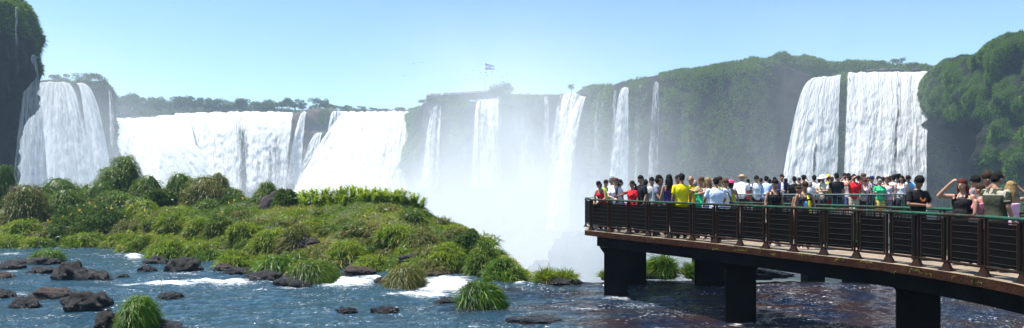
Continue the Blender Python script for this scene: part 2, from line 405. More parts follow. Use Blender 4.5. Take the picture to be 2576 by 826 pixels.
cliff_green('hanging_grass', 'long', 80000, 1.9, .55, 4, 'green shrubs clothing the long cliff behind the mist')
cliff_green('hanging_grass', 'block', 9000, 1.6, .45, 5, 'sparse greenery on the dark block left of the curtain')
cliff_green('hanging_grass', 'buttress', 16000, 1.1, .28, 6, 'grass overhanging the near dark cliff at the left edge')
cliff_green('hanging_grass', 'curtain', 5000, 1.8, .6, 7, 'sparse brownish scrub on the rock inside the curtain')
# ---------------------------------------------------------------- wooded rise above the right-hand falls
def rise(pts, seed, n, L, W, label, z0=30.):
    Wp = np.array([P(*p) for p in pts]); s, R = resample(Wp, 2.5)
    rows = []
    for k, (dy, f) in enumerate(((-9, .0), (-7, .45), (-4, .78), (-1, .95), (4, 1.), (14, .9), (30, .5))):
        q = R.copy(); q[:, 1] += dy; q[:, 0] *= q[:, 1]/R[:, 1]
        q[:, 2] = z0+(R[:, 2]-z0)*f+(fbm(np.stack([s/7., s*0+k*.8], -1), seed, 4)-.5)*5*min(1, f+.1)+1.6*(.6-worley(np.stack([s/6., s*0+k*.9], -1), seed))
        rows.append(q)
    V = np.stack(rows); N = unit(np.cross(np.gradient(V, axis=1), np.gradient(V, axis=0))); N *= np.sign(N[..., 2:3])
    CL['rise%d' % seed] = (V, N, np.ones(V.shape[:2]))
    tag(mk('hill', V, grid_faces(*V.shape[:2]), M_CLIFF, attrs={'veg': np.ones(V.shape[:2])}), kind='structure')
    cliff_green('shrubbery', 'rise%d' % seed, n, L, W, seed, label, up=.3)
rise([(1640, 203, 305), (1740, 184, 300), (1810, 170, 296), (1860, 158, 294), (1905, 146, 292), (1960, 140, 292), (2030, 139, 296), (2080, 150, 302), (2130, 157, 310), (2230, 160, 318), (2340, 163, 322), (2460, 165, 322)], 71, 26000, 1.7, .5, 'bushy green rise above the lip of the right hand falls')
# ---------------------------------------------------------------- waterfalls
def fall(label, top, bot, mat, seed, pw=.6, du=.45, dv=.6, amp=1.6, back=1.2, thick=None, jag=0., lipn=.5, pwy=None):
    """sheet of falling water from lip points top to foot points bot, both lists of (px, py, Y)"""
    T = np.array([P(*p) for p in top]); B = np.array([P(*p) for p in bot])
    w = np.linalg.norm(np.diff(T[:, :2], axis=0), axis=1).sum(); w = max(w, np.linalg.norm(np.diff(B[:, :2], axis=0), axis=1).sum())
    nu = max(6, int(w/du)); h = (T[:, 2].mean()-B[:, 2].mean()); nv = max(8, int(h/dv))
    u = np.linspace(0, 1, nu); ut = np.linspace(0, 1, len(T)); ub = np.linspace(0, 1, len(B))
    T = np.stack([np.interp(u, ut, T[:, k]) for k in range(3)], -1); B = np.stack([np.interp(u, ub, B[:, k]) for k in range(3)], -1)
    T[:, 2] += (fbm(np.stack([u*w/2.2, u*0+seed], -1), seed, 3)-.5)*lipn*2
    rows = []; us = u*w; vs = []
    for b in (back, back*.4): rows.append(T+np.array([0, b, .25])*np.array([T[:, 0].mean()/T[:, 1].mean()*0+1, 1, 1])); vs.append(-b)
    for v in np.linspace(0, 1, nv):
        q = T*(1-v**pw)+B*v**pw; f_ = v**(pwy or pw); yy = T[:, 1]*(1-f_)+B[:, 1]*f_; q[:, 0] *= yy/q[:, 1]; q[:, 1] = yy; q[:, 2] = T[:, 2]*(1-v)+B[:, 2]*v
        zz = v*h
        n1 = fbm(np.stack([us*.33, us*0+zz*.028, us*0+seed], -1), seed, 4)-.5
        n2 = fbm(np.stack([us*.42, us*0+zz*.30-us*.05, us*0+seed+9], -1), seed+4, 4)-.5
        ray = unit(q)*np.array([1, 1, 0])
        q = q-ray*((n1*1.5*amp+n2*2.0*amp*min(1, v*3))*min(1, .15+v*5))[:, None]
        if jag: q[:, 0] += (fbm(np.stack([us*0+zz*.06, us*.02+seed], -1), seed+8, 3)-.5)*jag*v
        rows.append(q); vs.append(zz)
    V = np.stack(rows); nr, nc = V.shape[:2]
    vs = np.array(vs)
    uv = np.stack([np.broadcast_to(us+seed*13., (nr, nc)), np.broadcast_to(vs[:, None], (nr, nc))], -1).reshape(-1, 2)
    e = np.broadcast_to(np.minimum(u, 1-u)*2, (nr, nc))
    th = np.zeros((nr, nc)) if thick is None else thick(u[None, :], (vs/h)[:, None])+np.zeros((nr, nc))
    th = th-.75*sstep(.80, 1., np.clip(vs/h, 0, 1))[:, None]
    o = mk('waterfall', V, grid_faces(nr, nc), mat, uv=uv, attrs={'edge': e, 'thick': th})
    return tag(o, label, 'waterfall', 'waterfalls around the gorge')
bump1 = lambda x, c, w: np.exp(-((x-c)/w)**2)
# right-hand pair
fall('thick white fall at the right, left part of the broad pair', [(2040, 201, 276), (2060, 194, 277), (2085, 193, 278), (2117, 189, 279)], [(1946, 640, 236), (1985, 640, 235), (2050, 640, 236), (2106, 640, 240)], M_FALL, 1, pw=.5, pwy=.85, amp=1.1, jag=3.,
     thick=lambda u, v: .06-.30*bump1(u, .56+.04*v+.015*np.sin(v*17), .03+.04*v)*sstep(.22, .5, v)-.12*bump1(u, .95, .05)-.1*bump1(u, .3, .02)*sstep(.1, .3, v))
fall('thick white fall at the right, widest part beside the green cliff', [(2131, 185, 279), (2180, 183, 280), (2240, 182, 280), (2295, 182, 279), (2341, 180, 276)], [(2116, 640, 240), (2180, 640, 236), (2245, 640, 236), (2290, 640, 237), (2330, 640, 240)], M_FALL, 2, pw=.55, pwy=.85, amp=1.1, jag=3.,
     thick=lambda u, v: .08-.30*bump1(u, .575-.03*v+.012*np.sin(v*11)+.008*np.sin(v*31), .014+.03*v)*(1-.6*sstep(.5, .9, v))-.12*bump1(u, .03, .05))
# the long cliff's falls, right to left
fall('slender broken fall nearest the right hand pair on the long cliff', [(1643, 210, 287), (1652, 208, 287), (1661, 209, 287)], [(1616, 540, 272), (1640, 540, 271), (1670, 540, 272)], M_FALL_WISP, 4, jag=4., amp=.9, thick=lambda u, v: .06-.1*bump1(v, .35, .1))
fall('slender leaning fall between the slim broken one and the misty pair', [(1566, 222, 297), (1574, 221, 297), (1582, 222, 297)], [(1522, 560, 280), (1554, 560, 279), (1586, 560, 281)], M_FALL_MID, 5, pw=.5, jag=3., amp=.9)
fall('faint veil left of the slender leaning fall', [(1543, 230, 301), (1548, 228, 301), (1553, 230, 301)], [(1528, 470, 288), (1540, 470, 288), (1550, 470, 288)], M_FALL_WISP, 6, amp=.7)
fall('tall leaning fall, right strand of the misty pair above the dark rocks', [(1464, 238, 324), (1473, 237, 324), (1482, 237, 324)], [(1352, 660, 270), (1384, 660, 268), (1418, 660, 270)], M_FALL_MID, 7, pw=.62, amp=1.2)
fall('broad tall fall, left strand of the misty pair above the dark rocks', [(1412, 240, 333), (1428, 235, 332), (1442, 234, 331), (1457, 234, 329)], [(1362, 640, 290), (1384, 640, 289), (1410, 640, 289), (1432, 640, 290)], M_FALL_MID, 8, pw=.5, amp=1.2, thick=lambda u, v: -.02-.16*bump1(u, .2, .07)-.1*bump1(u, .62, .05))
fall('faint misty veil just left of the tall misty pair', [(1366, 248, 340), (1374, 245, 340), (1386, 246, 340)], [(1362, 480, 322), (1374, 480, 322), (1386, 480, 322)], M_FALL_WISP, 9, amp=.9)
fall('wide misty fall directly below the flagpole and viewing rim', [(1196, 258, 354), (1210, 253, 353), (1240, 251, 352), (1262, 250, 352)], [(1180, 520, 330), (1205, 520, 328), (1232, 520, 328), (1256, 520, 330)], M_FALL_MID, 10, pw=.5, amp=1.4, thick=lambda u, v: -.01-.16*bump1(u, .3, .05)-.08*v)
fall('narrow misty fall below the left end of the viewing rim', [(1094, 268, 372), (1102, 265, 371), (1114, 264, 370)], [(1050, 520, 345), (1076, 520, 343), (1108, 520, 345)], M_FALL_MID, 11, pw=.5, amp=1.2, thick=lambda u, v: -.02-.1*bump1(u, .7, .1)-.05*v)
fall('broad faint veil of spray wrapped round the fall under the flagpole', [(1180, 256, 351), (1230, 250, 349), (1290, 249, 348)], [(1150, 520, 322), (1220, 520, 320), (1292, 520, 322)], M_FALL_WISP, 31, pw=.55, amp=1.2, thick=lambda u, v: -.06+.05*v)
fall('broad faint veil of spray round the tall misty pair', [(1392, 243, 330), (1440, 236, 326), (1492, 234, 318)], [(1335, 640, 268), (1395, 640, 265), (1455, 640, 267)], M_FALL_WISP, 32, pw=.55, amp=1.2, thick=lambda u, v: -.07+.08*v)
fall('faint veil left of the narrow misty fall below the viewing rim', [(1068, 268, 374), (1082, 264, 372), (1098, 264, 371)], [(1030, 520, 345), (1052, 520, 343), (1076, 520, 345)], M_FALL_WISP, 33, pw=.55, amp=1., thick=lambda u, v: -.06+.08*v)
fall('faint streak on the bare wall between flagpole fall and misty pair', [(1312, 246, 344), (1322, 245, 343), (1334, 245, 343)], [(1300, 520, 322), (1316, 520, 320), (1334, 520, 322)], M_FALL_WISP, 34, pw=.55, amp=1., thick=lambda u, v: -.08+.08*v)
fall('faint streak between the slender leaning fall and the slim broken fall', [(1602, 217, 292), (1610, 216, 292), (1618, 216, 291)], [(1588, 520, 277), (1600, 520, 276), (1614, 520, 277)], M_FALL_WISP, 35, pw=.55, amp=.8, thick=lambda u, v: -.07+.05*v)
fall('faint veil between the tall misty pair and the slender leaning fall', [(1502, 232, 312), (1516, 230, 311), (1532, 229, 310)], [(1470, 560, 290), (1492, 560, 288), (1520, 560, 290)], M_FALL_WISP, 36, pw=.55, amp=.9, thick=lambda u, v: -.06+.06*v)
# the great curtain
fall('huge white curtain right of the brown rock outcrop', [(868, 283, 447), (900, 282, 446), (960, 281, 446), (1010, 281, 446), (1049, 282, 445)], [(715, 520, 385), (800, 520, 372), (880, 520, 368), (960, 520, 370), (1022, 520, 385)], M_FALL, 12, pw=.8, du=.8, dv=.8, amp=2., lipn=.9, thick=lambda u, v: .14+0*u)
fall('small white chute over the ledge on the right of the brown outcrop', [(834, 282, 446), (850, 280, 445), (878, 281, 445)], [(818, 348, 440), (845, 350, 438), (880, 352, 438)], M_FALL_MID, 13, du=.6, lipn=.8)
fall('leaning white chute at the foot of the brown outcrop', [(796, 336, 436), (804, 334, 436), (812, 336, 436)], [(735, 500, 415), (765, 500, 413), (795, 500, 414)], M_FALL_MID, 14, pw=.6)
fall('narrow two step chute left of the brown outcrop', [(760, 283, 447), (766, 281, 447), (772, 283, 447)], [(712, 500, 425), (735, 500, 423), (757, 500, 424)], M_FALL_MID, 15, pw=.62, thick=lambda u, v: .05)
fall('huge white curtain left of the brown rock outcrop', [(436, 286, 446), (500, 284, 448), (560, 283, 449), (610, 282, 450), (680, 282, 449), (741, 283, 447)], [(395, 520, 405), (480, 520, 402), (560, 520, 400), (610, 520, 402), (670, 520, 404), (722, 520, 410)], M_FALL_BROKEN, 16, pw=.7, du=.7, dv=.8, amp=1.7, lipn=.8,
     thick=lambda u, v: .10-.30*bump1(u, .59+.02*v, .035)*sstep(.1, .25, v)-.14*bump1(u, .86, .12)*sstep(.15, .5, v)-.1*bump1(u, .72, .03)*sstep(.2, .5, v))
fall('white rush of water at the left end of the great curtain', [(280, 300, 420), (340, 298, 424), (400, 294, 432), (475, 286, 442)], [(270, 520, 380), (330, 520, 372), (400, 520, 368), (520, 520, 376)], M_FALL, 17, pw=.8, du=.8, dv=.8, amp=2., lipn=1., thick=lambda u, v: .12+0*u)
fall('greenish bulging spout in front of the left end of the curtain', [(392, 340, 396), (420, 338, 392), (450, 345, 390), (480, 360, 388)], [(400, 520, 372), (455, 520, 364), (510, 520, 362), (560, 520, 366)], M_FALL_GREEN, 18, pw=.55, du=.7, dv=.7, amp=1.6, back=3., thick=lambda u, v: -.02+0*u)
# the left block's shaded falls
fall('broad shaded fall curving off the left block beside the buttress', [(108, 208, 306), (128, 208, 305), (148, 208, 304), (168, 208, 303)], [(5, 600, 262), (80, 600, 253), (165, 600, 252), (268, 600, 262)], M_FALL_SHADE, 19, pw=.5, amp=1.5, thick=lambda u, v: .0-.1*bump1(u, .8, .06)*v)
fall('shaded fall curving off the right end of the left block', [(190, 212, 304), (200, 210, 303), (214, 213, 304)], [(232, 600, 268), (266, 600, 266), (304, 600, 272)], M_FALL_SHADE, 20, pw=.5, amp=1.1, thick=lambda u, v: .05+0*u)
fall('wispy streak down the right corner of the left block', [(271, 228, 305), (275, 226, 305), (280, 228, 305)], [(272, 400, 290), (284, 400, 289), (297, 400, 290)], M_FALL_WISP, 21, amp=.8)
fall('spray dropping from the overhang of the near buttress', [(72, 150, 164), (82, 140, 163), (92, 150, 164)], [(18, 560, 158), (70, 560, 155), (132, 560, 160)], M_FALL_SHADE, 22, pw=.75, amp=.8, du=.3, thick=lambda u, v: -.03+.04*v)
for k, (a, b) in enumerate(((14, 22), (36, 48), (62, 68))):
    fall(['thread of water at the outer left of the near buttress', 'thread of water down the middle of the near buttress', 'thread of water near the right edge of the near buttress'][k],
         [(a, 22, 151+k*3), ((a+b)/2, 20, 151+k*3), (b, 22, 151+k*3)], [(a-3, 330, 147+k*3), ((a+b)/2, 330, 146.5+k*3), (b+4, 330, 147+k*3)], M_FALL_WISP, 23+k, amp=.5, du=.25, back=.3, lipn=.1, thick=lambda u, v: -.10+0*u)
# ---------------------------------------------------------------- gorge floor, dark rocks in the mist, plateau
M_GORGE = rockmat('gorge_ground', (.05, .06, .045), (.09, .10, .08), scale=.05)
S = 1500.; tag(mk('ground', [(-S, -S, -38), (S, -S, -38), (S, S, -38), (-S, S, -38)], np.array([[0, 1, 2, 3]]), M_GORGE), kind='structure')
M_DARKROCK = rockmat('dark_gorge_rock', (.03, .03, .035), (.07, .07, .075), scale=.2)
for k, (px, py, Y, r) in enumerate(((1450, 655, 225, (9, 7, 12)), (1370, 690, 222, (6, 5, 7)), (1520, 650, 220, (9, 7, 14)), (1590, 640, 215, (9, 8, 11)))):
    c = P(px, py, Y); V, f = blob((c[0], c[1], c[2]-2), r, 40+k, .35, 2., 40, 24, sharp=.3)
    tag(recentre(mk('rock', V, f, M_DARKROCK)), ['jagged dark rock mass looming in the mist below the tall falls', 'lower dark rock at the foot of the tall leaning fall', 'broad dark rock behind the left end of the walkway in mist', 'dark rock hidden in mist behind the walkway'][k], 'rock')
# ---------------------------------------------------------------- far forest: trees one can tell apart over a dark band
def tree_mesh(seed, h, spread, n, leaf, name, flat=.55, trunk_h=.45):
    r = np.random.default_rng(seed); cs = []
    for i in range(r.integers(6, 10)):
        a = r.random()*6.28; d = spread*(.15+.75*r.random()**.6); cs.append((math.cos(a)*d, math.sin(a)*d, h*(trunk_h+.12+(1-trunk_h-.2)*r.random()), spread*(.28+.22*r.random())))
    parts = []
    for c in cs:
        k = n//len(cs); q = unit(r.normal(size=(k, 3)))*r.random((k, 1))**.4*c[3]*np.array([1, 1, flat])+np.array(c[:3])
        d = unit(q-np.array(c[:3]))+r.normal(size=(k, 3))*.6
        parts.append(blades(q, d, leaf*(.6+.8*r.random(k)), leaf*.6, .3, np.clip(.3+.4*r.random(k)+.2*r.normal(), 0, 1), 1, r))
    V, q, tr, a = merge(parts)
    crown = mk('crown', V, [q, tr], M_FOREST, attrs={'tint': a})
    m = MB(); m.loft([(0, 0, -.5), (.1*spread, 0, h*.25), (0, .05*spread, h*trunk_h), (.05, 0, h*.8)], [h*.03, h*.024, h*.018, h*.006], 7)
    for c in cs: m.loft([(0, .03*spread, h*trunk_h*(.7+.3*r.random())), ((c[0])*.6, c[1]*.6, c[2]-.15*h), c[:3]], [h*.012, h*.008, h*.003], 5)
    tr = m.build('trunk', M_BARK, None, True)
    return crown, tr
def make_tree(seed, h, spread, n, leaf, label, group=None, **k):
    c, t = tree_mesh(seed, h, spread, n, leaf, 'tree', **k); e = empty('tree'); c.parent = e; t.parent = e
    return tag(e, label, 'tree', group)
GT = 'forest trees beyond the great curtain'; LT = 'broadleaf tree in the hazy forest line beyond the great curtain'
protos = [make_tree(200+i, 13, 5.5+i % 3, 700, 1.5, LT, GT) for i in range(6)]
rr = random.Random(5); i = 0
for px, hy in ((305, 236), (322, 240), (345, 246), (372, 247), (398, 248), (425, 244), (450, 243), (470, 246), (492, 252), (515, 248), (540, 250), (560, 256), (585, 250), (606, 250), (630, 254), (655, 258), (672, 260), (690, 254), (708, 248), (726, 256), (742, 250), (762, 260), (785, 266), (803, 250), (820, 255), (836, 262), (856, 267), (872, 266), (890, 272), (905, 270), (945, 273), (1005, 272), (1025, 272), (965, 275)):
    Y = 500+rr.random()*25; top = (HOR-hy)/F*Y; base = (HOR-298+(8 if px > 700 else 0))/F*Y; s = (top-base)/12.5
    if px > 880: base = top-6; s = .5
    t = protos[i] if i < 6 else copy_tree(protos[i % 6]); i += 1
    t.location = ((px-CX)/F*Y, Y, base); t.scale = (max(s, .75)*(.9+.3*rr.random()),)*2+(s,); t.rotation_euler.z = rr.random()*6.28
s_, R_ = resample(np.array([P(230, 268, 540), P(420, 266, 538), P(600, 272, 538), P(760, 280, 538), P(1060, 284, 540)]), 4.)
rows = [R_*np.array([1, 1, 0])+np.array([0, dy, 0])+np.array([0, 0, 1.])*(48+(R_[:, 2:3]-48)*f+((fbm(np.stack([s_/9., s_*0+dy], -1), 3, 4)-.5)*4)[:, None]*f) for dy, f in ((-14, 0), (-10, .6), (-3, 1), (8, .9), (20, 0))]
V = np.stack(rows); N = np.zeros_like(V); N[..., 2] = .6; N[..., 1] = -.8; CL['belt'] = (V, N, np.ones(V.shape[:2]))
tag(mk('hill', V, grid_faces(*V.shape[:2]), M_CLIFF, attrs={'veg': np.ones(V.shape[:2])}), kind='structure')
cliff_green('forest', 'belt', 9000, 2.6, 1.1, 9, 'dense hazy forest belt behind the great curtain', M_FOREST, .3)
# lone trees and shrubs on the rims
def put_tree(px, py, Y, h, spread, n, leaf, seed, label, **k):
    t = make_tree(seed, h, spread, n, leaf, label, **k); t.location = P(px, py, Y).tolist(); return t
put_tree(1262, 247, 368, 8.2, 7.4, 2600, .9, 301, 'wide spreading tree on the rim to the right of the flagpole', flat=.75, trunk_h=.12)
BP = [make_tree(340+i, 4., 4.2, 700, .8, 'low rounded shrub on the rim in front of the distant viewing platform', 'shrubs along the distant rim', flat=.7, trunk_h=.05) for i in range(3)]
for i, (px, py, s) in enumerate(((1072, 259, .9), (1090, 257, 1.), (1108, 256, .8), (1128, 255, .9), (1146, 252, 1.25), (1166, 252, 1.), (1186, 252, .9), (1206, 251, 1.), (1226, 250, 1.1), (1244, 249, 1.1), (1284, 249, 1.4), (1302, 248, 1.1), (1322, 247, .9))):
    o = BP[i] if i < 3 else copy_tree(BP[i % 3]); o.location = P(px, py, 366).tolist(); o.scale = (s*.95, s*.95, s*.5); o.rotation_euler.z = i*1.3
put_tree(1437, 236, 345, 5., 2., 260, .7, 302, 'small slim tree on the misty rim above the tall pair')
for k, (px, py, h, sp) in enumerate(((152, 209, 4.6, 4.), (205, 210, 5.2, 5.2), (250, 210, 4.8, 4.6))):
    put_tree(px, py, 310, h, sp, 700, .8, 303+k, ['leftmost windblown tree on top of the left block', 'rounded middle tree on top of the left block', 'ragged right hand tree on top of the left block'][k], trunk_h=.2)
for k, (px, py, h, sp) in enumerate(((2256, 166, 4.2, 3.6), (2212, 166, 2.6, 2.6), (2300, 168, 2.4, 3.))):
    put_tree(px, py, 312, h, sp, 500, .7, 310+k, ['small dark tree poking above the right hand falls', 'low bush left of the small dark tree above the falls', 'low bush right of the small dark tree above the falls'][k], trunk_h=.2)
# rocks in the stream at the lip of the right-hand falls
for k, (px, py) in enumerate(((2196, 179), (2222, 178), (2252, 177), (2306, 177))):
    c = P(px, py, 284); V, f = blob(c, (2.2, 1.5, .9), 60+k, .3, 2., 16, 10, sharp=.3)
    tag(recentre(mk('rock', V, f, M_DARKROCK)), 'dark rock standing in the stream at the lip of the right hand falls', 'rock', 'rocks along the lip of the right hand falls')
# ---------------------------------------------------------------- the upper river above the right-hand falls and the curtain
# ---------------------------------------------------------------- air: haze and spray
def volume(name, lo, hi, dens, col, aniso):
    t = NT(name+'_air')
    v = t.n('VolumePrincipled', {'Color': (*col, 1), 'Density': dens if not callable(dens) else dens(t), 'Anisotropy': aniso})
    t.t.links.new(v.outputs[0], t.out.inputs['Volume'])
    x0, y0, z0 = lo; x1, y1, z1 = hi
    o = mk(name, [(x0, y0, z0), (x1, y0, z0), (x1, y1, z0), (x0, y1, z0), (x0, y0, z1), (x1, y0, z1), (x1, y1, z1), (x0, y1, z1)],
           np.array([[3, 2, 1, 0], [4, 5, 6, 7], [0, 1, 5, 4], [1, 2, 6, 5], [2, 3, 7, 6], [3, 0, 4, 7]]), t.mat, smooth=False)
    return tag(o, kind='stuff')
volume('haze', (-1510, -1510, -39), (1510, 1510, 90), .0003, (.58, .80, 1.), .1)
def spray(t):
    p = t.obj(); s = t.n('SeparateXYZ', {0: p}).outputs
    def g(c, w, f):
        a = t.math('DIVIDE', t.math('SUBTRACT', f, c), w); return t.math('MULTIPLY', a, a)
    def plume(cx, wx, cy, wy, hz, k):
        q = t.math('ADD', g(cx, wx, s[0]), g(cy, wy, s[1]))
        z = t.math('DIVIDE', t.math('ADD', s[2], 38.), hz)
        return t.math('MULTIPLY', t.math('EXPONENT', t.math('MULTIPLY', t.math('ADD', q, t.math('POWER', t.math('MAXIMUM', z, 0.), 1.6)), -1.)), k)
    n = t.noise(p, .015, 5., .62, .6)
    n = t.n('MapRange', {0: n, 1: .32, 2: .68, 3: .12, 4: 1.9}).outputs[0]
    d = t.math('ADD', plume(-75., 75., 355., 60., 33., .018), plume(-5., 46., 300., 60., 55., .024))
    d = t.math('ADD', d, plume(22., 28., 190., 28., 36., .045))
    d = t.math('ADD', d, plume(128., 46., 262., 16., 62., .015))
    d = t.math('ADD', d, plume(-200., 50., 275., 40., 46., .034))
    return t.math('MULTIPLY', d, n)
volume('mist', (-330, 170, -37), (240, 445, 70), spray, (.93, .97, 1.), 0.)
# ================================================================ island in the river
KP = np.array([-700, -200, 0, 320, 370, 520, 600, 880, 1030, 1180, 1250, 1300, 1335], float)
KF = np.array([600, 618, 622, 622, 642, 660, 676, 684, 694, 690, 704, 712, 718], float)      # waterline, px
KCP = np.array([-700, -200, 0, 300, 600, 700, 800, 900, 1000, 1050, 1100, 1150, 1200, 1250, 1290, 1335], float)
KCY = np.array([58, 56, 54, 56, 50, 46, 42, 40, 39, 38, 37, 36, 34.5, 32, 29, 26.5])        # crest distance, m
KCV = np.array([490, 490, 492, 478, 500, 515, 525, 514, 513, 525, 546, 562, 588, 628, 668, 712], float)  # crest, px
def island_z(X, Y):
    px = CX+X/np.maximum(Y, 1)*F
    yf = WATER*F/(HOR-np.interp(px, KP, KF)); yc = np.interp(px, KCP, KCY); zc = -(np.interp(px, KCP, KCV)-HOR)/F*yc
    t = (Y-yf)/(yc-yf)
    z = WATER-.25+(zc-WATER+.25)*(1-np.clip(1-t, 0, 2)**1.7)
    p = np.stack([X, Y], -1)
    bank = sstep(0, .10, t)
    z = z+bank*((fbm(p/3.2, 3, 4)-.5)*1.3+(.45-worley(p/2.6, 5))*.55*(1-sstep(.85, 1., t)))
    z = np.where(t < 0, WATER-.25+t*6., z)
    return np.where(t > 1, z-((Y-yc)*.35)**1.6-(zc-WATER)*0, z)
xs = np.linspace(-36, 2.2, 330); ys = np.linspace(24, 72, 300)
X, Y = np.meshgrid(xs, ys); V = np.stack([X, Y, island_z(X, Y)], -1)
t_ = NT('island_soil'); f_ = t_.noise(t_.pos(), .9, 6.)
M_SOIL = t_.surf(t_.n('BsdfPrincipled', {'Base Color': t_.ramp(f_, [(.35, (.03, .024, .014)), (.6, (.06, .085, .012)), (.8, (.09, .12, .016))]), 'Roughness': .9, 'Normal': t_.bump(t_.noise(t_.pos(), 9., 5.), .8, .1)}).outputs[0])
tag(mk('island', V, grid_faces(300, 330), M_SOIL), kind='structure')
M_GRASS = leafmat('grass', [(0., (.03, .075, .005)), (.3, (.09, .175, .006)), (.58, (.185, .265, .008)), (.82, (.26, .27, .018)), (1., (.30, .22, .06))], .42)
M_BUSH = leafmat('bush_grass', [(0., (.022, .055, .006)), (.45, (.055, .115, .009)), (.8, (.115, .18, .014)), (1., (.23, .21, .06))], .34)
M_DEEP = leafmat('deep_green_grass', [(0., (.015, .05, .004)), (.5, (.045, .125, .006)), (.85, (.11, .21, .010)), (1., (.24, .28, .03))], .38)
M_DRY = leafmat('dry_grass', [(0., (.04, .065, .012)), (.4, (.09, .11, .02)), (.75, (.17, .145, .045)), (1., (.27, .19, .09))], .35)
M_BROAD = leafmat('broad_leaf', [(0., (.04, .11, .006)), (.5, (.13, .24, .008)), (.85, (.27, .36, .015)), (1., (.38, .40, .05))], .45)
M_HERB = leafmat('herb_leaf', [(0., (.02, .05, .012)), (.5, (.045, .10, .022)), (1., (.10, .16, .05))], .35)
# ground cover: grass in drifts of different tone and height, with bare patches
r = np.random.default_rng(21); n = 240000
X = r.uniform(-33, 1.6, n); Y = 24+34*r.random(n)**1.25; px = CX+X/Y*F
yf = WATER*F/(HOR-np.interp(px, KP, KF)); yc = np.interp(px, KCP, KCY); p = np.stack([X, Y], -1)
bare = fbm(p/1.7, 77, 4); k = (px > -60) & (px < 1330) & (Y > yf+.12) & (Y < yc+1.2) & (bare < .71)
X, Y, p = X[k], Y[k], p[k]; n = len(X)
B = np.stack([X, Y, island_z(X, Y)-.04], -1); pat = fbm(p/3.5, 91, 4); c2 = fbm(p/.8, 92, 3)
d = r.normal(size=(n, 3))*.5+np.array([.12, -.1, 1.]); L = (.16+.30*r.random(n))*(.55+1.1*c2)
tint = np.clip((pat-.5)*2.4+.5+(r.random(n)-.5)*.5, 0, 1)
V, q, tr, a = blades(B, d, L*1.15, .03+.03*r.random(n), .55, tint, 2, r)
tag(mk('grass', V, [q, tr], M_GRASS, attrs={'tint': a}), 'rough green and straw coloured grass covering the island', kind='stuff')
# ---------------------------------------------------------------- tussocks and shrubs
def tussock(c, rx, h, n, L, W, seed, mat, droop=.75, ry=None, wind=(.0, 0.), name='tussock', tint0=.0, spread=1., smooth=False):
    """domed clump: arching blades rooted over a lumpy dome"""
    r = np.random.default_rng(seed); ry = ry or rx
    D = r.normal(size=(n, 3)); D[:, 2] = np.abs(D[:, 2])-.12; D = unit(D)
    k = (.74+.34*fbm(D*1.7+seed, seed, 3)) if smooth else (.52+.75*fbm(D*2.1+seed, seed, 3))
    lump = worley(D*2.2+seed*1.3, seed)
    k = k+.16*(.5-lump)
    pn = 2.9 if smooth else 2.4; B_ = D/((np.abs(D)**pn).sum(1, keepdims=True))**(1/pn)
    base = B_*k[:, None]*np.array([rx, ry, h])*.9
    if smooth:      # a clump of several lobes
        nl = 5; lc = np.concatenate([r.uniform(-.42, .42, (nl, 2)), r.uniform(0, .12, (nl, 1))], 1)*np.array([rx, ry, h]); lc[0] = 0; ls = r.uniform(.5, .78, nl); ls[0] = .9
        li_ = r.integers(0, nl, n); base = base*ls[li_][:, None]+lc[li_]
    base = base*(1-(.12 if smooth else .35)*r.random((n, 1))**2)
    base[:, 2] = np.maximum(base[:, 2], .02)
    az = r.random(n)*6.283; top_ = np.clip(D[:, 2:3], 0, 1)**2
    d = D*np.array([.8, .8, .45])*spread+np.stack([np.cos(az), np.sin(az), az*0], -1)*top_*.75+np.array([wind[0], wind[1], .2 if smooth else .55])+r.normal(size=(n, 3))*.33
    tint = np.clip(.42+tint0+.9*(fbm(D*2.4+seed, seed+3, 3)-.5)+(r.random(n)-.5)*.45, 0, 1)
    lon = 1+.7*(r.random(n) < .07); lean_ = r.normal(size=2)*.14; d = d+np.array([lean_[0], lean_[1], 0]); tint = np.where(r.random(n) < .08, .97, tint); d = d+r.normal(size=(n, 3))*(.16 if smooth else .05)
    Vb = blades(base, d, L*(.5+.85*r.random(n))*lon, W*(.7+.6*r.random(n)), droop, tint, 3, r, unit(D*.6+np.array([0, 0, .8])+r.normal(size=(n, 3))*.5))
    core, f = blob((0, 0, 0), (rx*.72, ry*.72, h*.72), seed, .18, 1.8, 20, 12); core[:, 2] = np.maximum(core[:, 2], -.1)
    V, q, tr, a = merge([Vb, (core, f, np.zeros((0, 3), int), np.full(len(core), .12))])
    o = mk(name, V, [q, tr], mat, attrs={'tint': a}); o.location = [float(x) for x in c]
    return o
def herb(c, rx, h, n, leaf, seed, mat, name='shrub', ry=None):
    """leafy bush: leaf clusters on a lumpy mound plus a few shoots"""
    r = np.random.default_rng(seed); ry = ry or rx
    D = r.normal(size=(n, 3)); D[:, 2] = np.abs(D[:, 2]); D = unit(D)
    k = (.55+.6*fbm(D*2.6+seed, seed, 4))*(.7+.3*r.random(n)**.5)
    base = D*k[:, None]*np.array([rx, ry, h])
    V, q, tr, a = blades(base, D+r.normal(size=(n, 3))*.7+np.array([0, 0, .3]), leaf*(.6+.8*r.random(n)), leaf*.5, .3, np.clip(.5+.8*(fbm(D*3+seed, seed+1, 3)-.5)+(r.random(n)-.5)*.5, 0, 1), 2, r)
    o = mk(name, V, [q, tr], mat, attrs={'tint': a}); o.location = [float(x) for x in c]
    return o
def place(px, py, zoff=-.12):
    """ground point of the island seen at (px, py): march along the line of sight"""
    Ys = np.linspace(22, 66, 900); X = (px-CX)/F*Ys; z = island_z(X, Ys); s = (HOR-py)/F*Ys
    hit = np.nonzero(z > s)[0]
    if len(hit) == 0: return None
    i = hit[0]; return np.array([X[i], Ys[i], z[i]+zoff])
GB = 'domed grassy mounds on the island'
